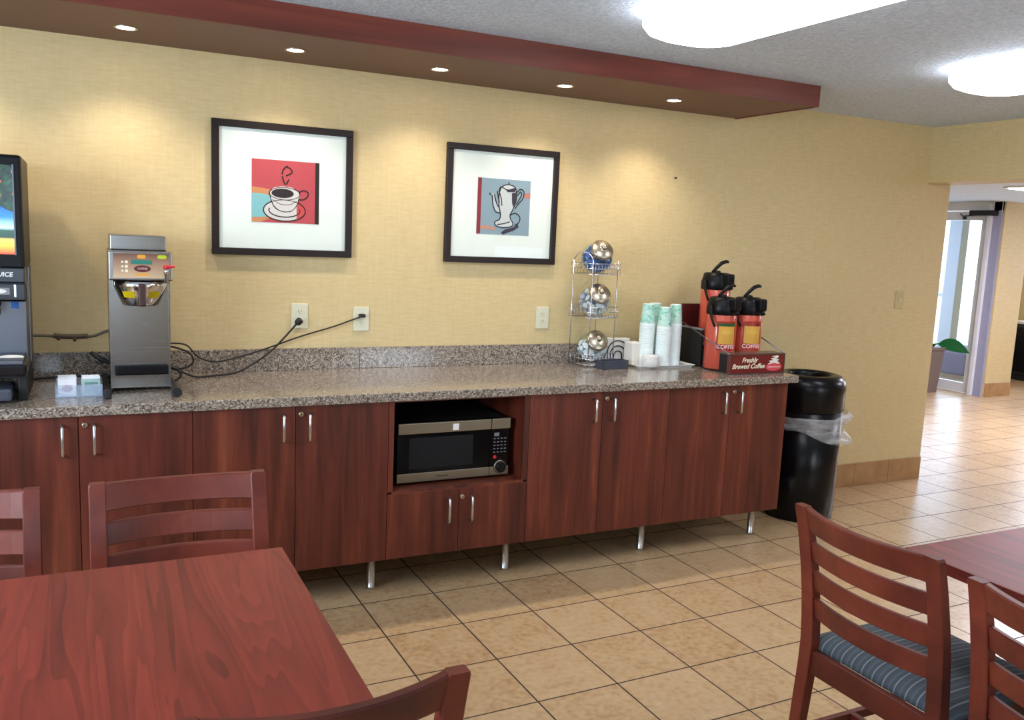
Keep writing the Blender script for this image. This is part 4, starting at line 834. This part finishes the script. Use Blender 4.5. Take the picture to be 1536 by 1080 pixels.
for k, (x, y, lb) in enumerate(((2.503, -0.215, 'leftmost'), (2.582, -0.262, 'front middle'), (2.670, -0.235, 'rightmost'), (2.590, -0.160, 'rear middle'))):
    for q in range(ncup if k != 1 else ncup-1):
        o = bpy.data.objects.new('paper_cup', cupd); COL.objects.link(o); o.location = (x, y, 0.9215+q*pitch); o.rotation_euler = (0, 0, random.uniform(0, 6.28)); tag(o, 'upside down mint printed paper cups nested in the %s stack on the tray' % lb, 'cup', 'cups in the %s stack' % lb)
t = thing('lid_stack', 'frosted rounded box of cup lids at the front left of the white tray', 'lids', (2.487, -0.285, 0.921)); 
m = MB(); m.lathe([(0.040, 0), (0.047, 0.006), (0.049, 0.03), (0.047, 0.058), (0.040, 0.066), (0.0, 0.068)], 28); m.build('lid_shell', LIDM, t)
m = MB(); m.lathe([(0.036, 0.002), (0.041, 0.008), (0.041, 0.05), (0.034, 0.056)], 24); m.build('lid_core', WHITE, t)
t = thing('stir_stick_box', 'square cream box standing at the left end of the white tray', 'box', (2.442, -0.185, 0.921), 0.12)
m = MB(); m.box((-0.036, -0.036, 0), (0.036, 0.036, 0.122), bev=0.004); m.build('carton', OFFW, t); m = MB(); m.box((-0.03, -0.03, 0.122), (0.03, 0.03, 0.125)); m.build('top_fold', PAPER, t)

# ------------------------------------------------------------------ airpot stand
t = thing('airpot_stand', 'two tier black and maroon airpot stand with coffee sign on its front', 'stand', (0, 0, 0.915))
m = MB(); m.box((2.80, -0.555, 0.0005), (3.155, -0.475, 0.100), bev=0.002); fb = m.build('front_box', BLACKM, t)
m = MB(); m.box((2.798, -0.56, 0.100), (3.157, -0.47, 0.108), bev=0.002); m.build('top_strip', SILVB, fb)
m = MB(); m.box((2.785, -0.580, 0.001), (3.160, -0.556, 0.108), bev=0.002); sg = m.build('sign', plain('dark red sign', (104, 22, 24), 0.3, coat=0.4), t)
m = MB(); m.box((2.783, -0.582, 0.104), (3.162, -0.576, 0.109)).box((2.783, -0.582, 0.0), (3.162, -0.576, 0.004)).box((2.783, -0.582, 0), (2.787, -0.576, 0.109)).box((3.158, -0.582, 0), (3.162, -0.576, 0.109)); m.build('sign_edge', STEELD, sg)
text('lettering', 'Freshly', 0.036, CREAM, sg, FRONT(2.915, -0.5808, 0.075), shear=0.35, bold=0.0006)
text('lettering', 'Brewed Coffee', 0.036, CREAM, sg, FRONT(2.910, -0.5808, 0.042), shear=0.35, bold=0.0006)
m = MB(); m.poly(ell(3.086, 0.036, 0.056, 0.022), 0.0008, M=Tr(0, -0.5812, 0)); m.build('emblem', PINK, sg)
m = MB(); m.poly([(3.040, 0.050), (3.060, 0.060), (3.050, 0.070), (3.078, 0.072), (3.062, 0.082), (3.095, 0.086), (3.066, 0.094), (3.112, 0.098), (3.116, 0.088), (3.098, 0.080), (3.122, 0.074), (3.106, 0.066), (3.132, 0.054), (3.11, 0.052), (3.086, 0.058), (3.06, 0.052)], 0.0008, M=Tr(0, -0.5814, 0)); m.build('emblem', OFFW, sg)
text('lettering', 'Coffee Roasters', 0.013, OFFW, sg, FRONT(3.086, -0.5816, 0.036), shear=0.2)
# upper tier (rear)
m = MB(); m.box((2.818, -0.31, 0.0005), (3.147, -0.13, 0.123), bev=0.002); m.build('rear_box', BLACKM, t)
m = MB(); m.box((2.818, -0.31, 0.123), (3.147, -0.13, 0.131), bev=0.002); m.build('rear_shelf', GREYP, t)
for xx in (2.802, 3.148):
    m = MB(); m.box((xx, -0.31, 0.0005), (xx+0.014, -0.13, 0.205), bev=0.002).box((xx-0.003, -0.314, 0.205), (xx+0.017, -0.126, 0.213), GREYP); m.build('side_panel', BLACKM, t)
m = MB(); m.box((2.808, -0.118, 0.0005), (3.157, -0.103, 0.335), bev=0.002); m.build('back_board', MARO, t)
m = MB(); m.box((2.80, -0.474, 0.0005), (3.155, -0.312, 0.008)); m.build('front_shelf', BLACKM, t)
for x, x2 in ((2.757, 2.785), (3.162, 3.162)):
    m = MB(); m.tube([(x, -0.12, 0.0), (x, -0.12, 0.262), (x2, -0.57, 0.106)], 0.0033, 8); m.build('guard_rail', STEELD, t)
LO = -0.42
LBL = plain('orange label print', (255, 204, 96), 0.45)
def airpot(x, y, z, label, rz, green=True, haslab=True):
    t = thing('airpot', label, 'airpot', (x, y, z), rz, 'coffee airpots'); R_ = 0.082
    m = MB(); m.lathe([(0.078, 0), (R_, 0.006), (R_, 0.290), (R_-0.004, 0.297)], 36); m.build('body', REDP, t)
    m = MB(); m.lathe([(R_-0.003, 0.292), (R_+0.002, 0.298), (R_+0.002, 0.335), (0.076, 0.362), (0.072, 0.382), (0.060, 0.388), (0, 0.390)], 32)
    m.box((-0.028, -0.112, 0.318), (0.028, -0.05, 0.385), bev=0.014, seg=3); hd_ = m.build('pump_head', BLACK, t)
    m = MB(); m.tube([(0, -0.098, 0.325), (0, -0.112, 0.300)], 0.011, 12); m.build('spout', BLACK, hd_)
    m = MB(); m.lathe([(0.020, 0.386), (0.020, 0.396), (0.012, 0.399)], 16, M=Tr(0, 0, 0)).tube([(-0.02, 0.015, 0.388), (0.0, 0.005, 0.415), (0.022, -0.01, 0.442), (0.048, -0.02, 0.452), (0.062, -0.024, 0.448)], [0.009, 0.010, 0.011, 0.010, 0.007], 10); m.build('lever', BLACK, t)
    m = MB()
    m.tube([(-0.088, 0.0, 0.345), (-0.108, -0.02, 0.300), (-0.112, -0.04, 0.26), (-0.100, -0.045, 0.235)], [0.008, 0.008, 0.007, 0.006], 8, sm=4); m.build('carry_handle', BLACK, t)
    if haslab:
        def curved(z0, z1, a, mat, nm, off):
            mm = MB(); tb = bmesh.new(); n = 18
            A_ = [tb.verts.new(((R_+off)*math.sin(LO-a+2*a*k/n), -(R_+off)*math.cos(LO-a+2*a*k/n), z0)) for k in range(n+1)]; B_ = [tb.verts.new((v.co.x, v.co.y, z1)) for v in A_]
            for k in range(n): tb.faces.new((A_[k], A_[k+1], B_[k+1], B_[k]))
            bmesh.ops.solidify(tb, geom=list(tb.faces), thickness=0.0006); mm.merge(tb); return mm.build(nm, mat, t)
        l = curved(0.105, 0.262, 0.66, MARL, 'label', 0.0012); l.data.materials[0] = plain('brick label', (204, 64, 46), 0.4)
        curved(0.140, 0.238, 0.56, LBL, 'label', 0.0022); curved(0.236, 0.252, 0.60, GREENL if green else REDP, 'label', 0.0026)
        curved(0.196, 0.212, 0.40, plain('yellow band', (250, 218, 110), 0.4), 'label', 0.0030)
        m_ = FRONT(0, 0, 0)
        tx = text('lettering', 'COFFEE', 0.030, plain('pale pink letters', (240, 196, 190), 0.5), t, Matrix.Identity(4), bold=0.0006)
        for v in tx.data.vertices:
            a = LO+v.co.x/R_; zz = v.co.y+0.125; off = R_+0.0030+v.co.z*0.5; v.co = (off*math.sin(a), -off*math.cos(a), zz)
    return t
airpot(2.857, -0.400, 0.9235, 'front left red airpot with green striped label behind the coffee sign', 0.15)
airpot(3.036, -0.400, 0.9235, 'front right red airpot with red topped label behind the coffee sign', 0.12, green=False)
airpot(2.948, -0.222, 1.0465, 'rear red airpot standing taller on the upper tier behind the other two', 0.15, haslab=False)

# ------------------------------------------------------------------ trash bin
t = thing('trash_bin', 'tall glossy black round trash bin with domed open lid beside the cabinets', 'trash bin', (3.60, -0.335, 0))
R_ = 0.205
BINB = plain('satin black bin', (9, 9, 13), 0.26, spec=0.25)
m = MB(); m.lathe([(R_-0.012, 0), (R_-0.004, 0.008), (R_-0.004, 0.045), (R_, 0.05), (R_+0.004, 0.70), (R_-0.002, 0.70)], 48, cap=(True, False)); m.build('body', BINB, t)
m = MB(); m.lathe([(R_+0.005, 0.655), (R_+0.008, 0.658), (R_+0.009, 0.790), (R_+0.002, 0.830), (R_-0.022, 0.856), (R_-0.050, 0.863), (0.128, 0.860), (0.122, 0.845), (0.116, 0.80)], 48, cap=(False, False)); m.build('lid', BINB, t)
m = MB(); m.lathe([(0.0, 0.70), (0.116, 0.70), (0.116, 0.80)], 24, cap=(False, False)); m.build('inner_bin', BLACKM, t)
m = MB(); tb = bmesh.new(); n = 72; rows = []
rnd = random.Random(3)
for i in range(9):
    row = []; u = i/8
    for k in range(n):
        a = 2*PI*k/n; c = max(0.0, math.cos(a+PI/4)); T = c**5
        half = 0.042+0.060*c**1.5; zc_ = 0.572-0.014*c+0.010*math.sin(2*a+1)
        bulge = (0.012, 0.016, 0.014, 0.012, 0.010, 0.012, 0.016, 0.020, 0.012)[i]+T*(0.020, 0.048, 0.036, 0.012, 0.004, 0.012, 0.040, 0.050, 0.022)[i]
        wob = 0.004*math.sin(11*a+u*7)+0.003*math.sin(23*a-u*11)
        row.append(tb.verts.new(((R_+bulge+wob)*math.cos(a), (R_+bulge+wob)*math.sin(a), zc_+half*(1-2*u)+0.006*math.sin(5*a+i))))
    rows.append(row)
for i in range(len(rows)-1):
    for k in range(n): tb.faces.new((rows[i][k], rows[i][(k+1) % n], rows[i+1][(k+1) % n], rows[i+1][k])).smooth = True
m.merge(tb); m.build('bin_liner', FILM, t)

# ------------------------------------------------------------------ chairs
def make_chair(label):
    t = thing('dining_chair', label, 'chair', (0, 0, 0), 0, 'dining chairs')
    hw = 0.236; pw = 0.044
    def post_y(z):   # rear post centre line
        if z < 0.42: return -0.245+0.035*(z/0.42)
        u = (z-0.42)/0.45; return -0.210-0.020*u-0.060*u*u
    for s in (-1, 1):
        secs = []
        for z in (0, 0.1, 0.2, 0.3, 0.38, 0.45, 0.52, 0.6, 0.68, 0.76, 0.82, 0.862, 0.870):
            y = post_y(z); d_ = 0.020-0.006*max(0, (z-0.42)/0.45)-0.004*max(0, (0.42-z)/0.42); in_ = hw-pw+0.0; ww = 0 if z < 0.869 else 0.003
            xo = s*(hw-ww-0.012*max(0, (0.42-z)/0.42)*0); xi = s*(hw-pw+ww+0.008*max(0, (0.42-z)/0.42))
            c = 0.003
            secs.append([(xi, y-d_+c, z), (xi+s*c, y-d_, z), (xo-s*c, y-d_, z), (xo, y-d_+c, z), (xo, y+d_-c, z), (xo-s*c, y+d_, z), (xi+s*c, y+d_, z), (xi, y+d_-c, z)])
        m = MB(); m.loft(secs); m.build('back_post', CHAIR, t)
    def rail(z0, z1, name, th, sag, top=False):
        secs = []; n = 14
        for k in range(n+1):
            u = -1+2*k/n; x = u*(hw-pw+0.001); bow = -sag*(1-u*u); crest = (0.0 if not top else 0.006*(1-u*u)*-1)
            zs = [z0, z1+crest]
            ya, yb = post_y(z0)+bow, post_y(z1)+bow; c = min(0.004, th*0.25)
            secs.append([(x, ya-th/2+c, zs[0]), (x, ya+th/2-c, zs[0]), (x, ya+th/2, zs[0]+c), (x, yb+th/2, zs[1]-c), (x, yb+th/2-c, zs[1]), (x, yb-th/2+c, zs[1]), (x, yb-th/2, zs[1]-c), (x, ya-th/2, zs[0]+c)])
        m = MB(); m.loft(secs, smooth=False); return m.build(name, CHAIR, t)
    rail(0.796, 0.869, 'top_rail', 0.024, 0.036, True)
    for z0 in (0.705, 0.617, 0.530): rail(z0, z0+0.061, 'slat', 0.018, 0.034)
    # seat frame
    m = MB(); m.box((-hw+0.012, -0.222, 0.355), (hw-0.012, -0.200, 0.425), bev=0.002).box((-hw+0.006, 0.195, 0.355), (hw-0.006, 0.218, 0.425), bev=0.002)
    for s in (-1, 1): m.box((s*(hw-0.008), -0.20, 0.355), (s*(hw-0.032), 0.20, 0.425), bev=0.002)
    m.build('seat_frame', CHAIR, t)
    # cushion
    tb = bmesh.new(); nx, ny = 20, 20; cw, cdp = hw+0.002, 0.215; top = []
    def cz(u, v):
        e = (1-abs(u)**5)*(1-abs(v)**5); return 0.425+0.052*max(0, e)**0.45
    G = [[tb.verts.new((u*cw*(1-0.04*v), v*cdp+0.008+0.008, cz(u, v))) for u in [math.sin((-1+2*i/nx)*PI/2) for i in range(nx+1)]] for v in [math.sin((-1+2*j/ny)*PI/2) for j in range(ny+1)]]
    for j in range(ny):
        for i in range(nx): tb.faces.new((G[j][i], G[j][i+1], G[j+1][i+1], G[j+1][i])).smooth = True
    rim = [G[0][i] for i in range(nx+1)]+[G[j][nx] for j in range(1, ny+1)]+[G[ny][i] for i in range(nx-1, -1, -1)]+[G[j][0] for j in range(ny-1, 0, -1)]
    tb.faces.new(list(reversed(rim)))
    m = MB(); m.merge(tb); m.build('seat', FAB, t)
    for s in (-1, 1):
        m = MB(); m.loft([[(s*(hw-0.002)-s*a, 0.222-b, z) for a, b in ((0, 0), (w_, 0), (w_, w_), (0, w_))] for z, w_ in ((0, 0.027), (0.36, 0.038), (0.424, 0.038))]); m.build('leg', CHAIR, t)
        m = MB(); m.box((s*(hw-0.012), -0.225, 0.150), (s*(hw-0.030), 0.195, 0.178), bev=0.002); m.build('stretcher', CHAIR, t)
    m = MB(); m.box((-hw+0.03, -0.02, 0.155), (hw-0.03, 0.0, 0.178), bev=0.002); m.build('stretcher', CHAIR, t)
    return t
c0 = make_chair('cherry ladder back dining chair tucked behind the near left table, fully visible back')
# chair local: faces +Y (front); back top at local y = -0.29
BT = 0.29
c0.location = (-0.015, -1.55-BT, 0); c0.rotation_euler = (0, 0, PI)
dup(c0, (-0.60, -1.55-BT, 0), PI, 'cherry ladder back chair cut by the left edge, behind the near left table')
dup(c0, (0.080, -2.860+BT, 0), 0.0, 'cherry chair at the bottom edge, only its curved top rail showing over the table corner')
dup(c0, (1.572+BT, -2.560, 0), -PI/2, 'cherry chair with blue striped seat at the right hand table, seen from behind')
dup(c0, (1.545+BT, -3.125, 0), -PI/2, 'cherry chair cut by the right edge, next to the striped seat chair')

def table(x0, x1, y0, y1, label, legs=True):
    t = thing('dining_table', label, 'table', ((x0+x1)/2, (y0+y1)/2, 0)); w, d_ = (x1-x0)/2, (y1-y0)/2
    m = MB(); m.box((-w, -d_, 0.728), (w, d_, 0.760), bev=0.003); m.build('tabletop', TABLE, t)
    lx = w >= d_
    for k in (-1, 1):
        px, py = (k*0.33, 0.078) if lx else (0.0, k*0.30)
        m = MB(); m.lathe([(0.035, 0.02), (0.035, 0.70), (0.06, 0.705), (0.10, 0.727)], 20, M=Tr(px, py, 0)); m.build('pedestal', BLACKM, t)
        m = MB(); m.box((px-0.035, py-0.2, 0.0), (px+0.035, py+0.2, 0.028), bev=0.008) if lx else m.box((px-0.2, py-0.035, 0.0), (px+0.2, py+0.035, 0.028), bev=0.008)
        m.build('base', BLACKM, t)
    return t
table(-1.02, 0.200, -2.75, -1.905, 'large cherry laminate dining table in the left foreground')
table(1.835, 2.90, -3.6, -2.485, 'cherry laminate dining table at the right edge')
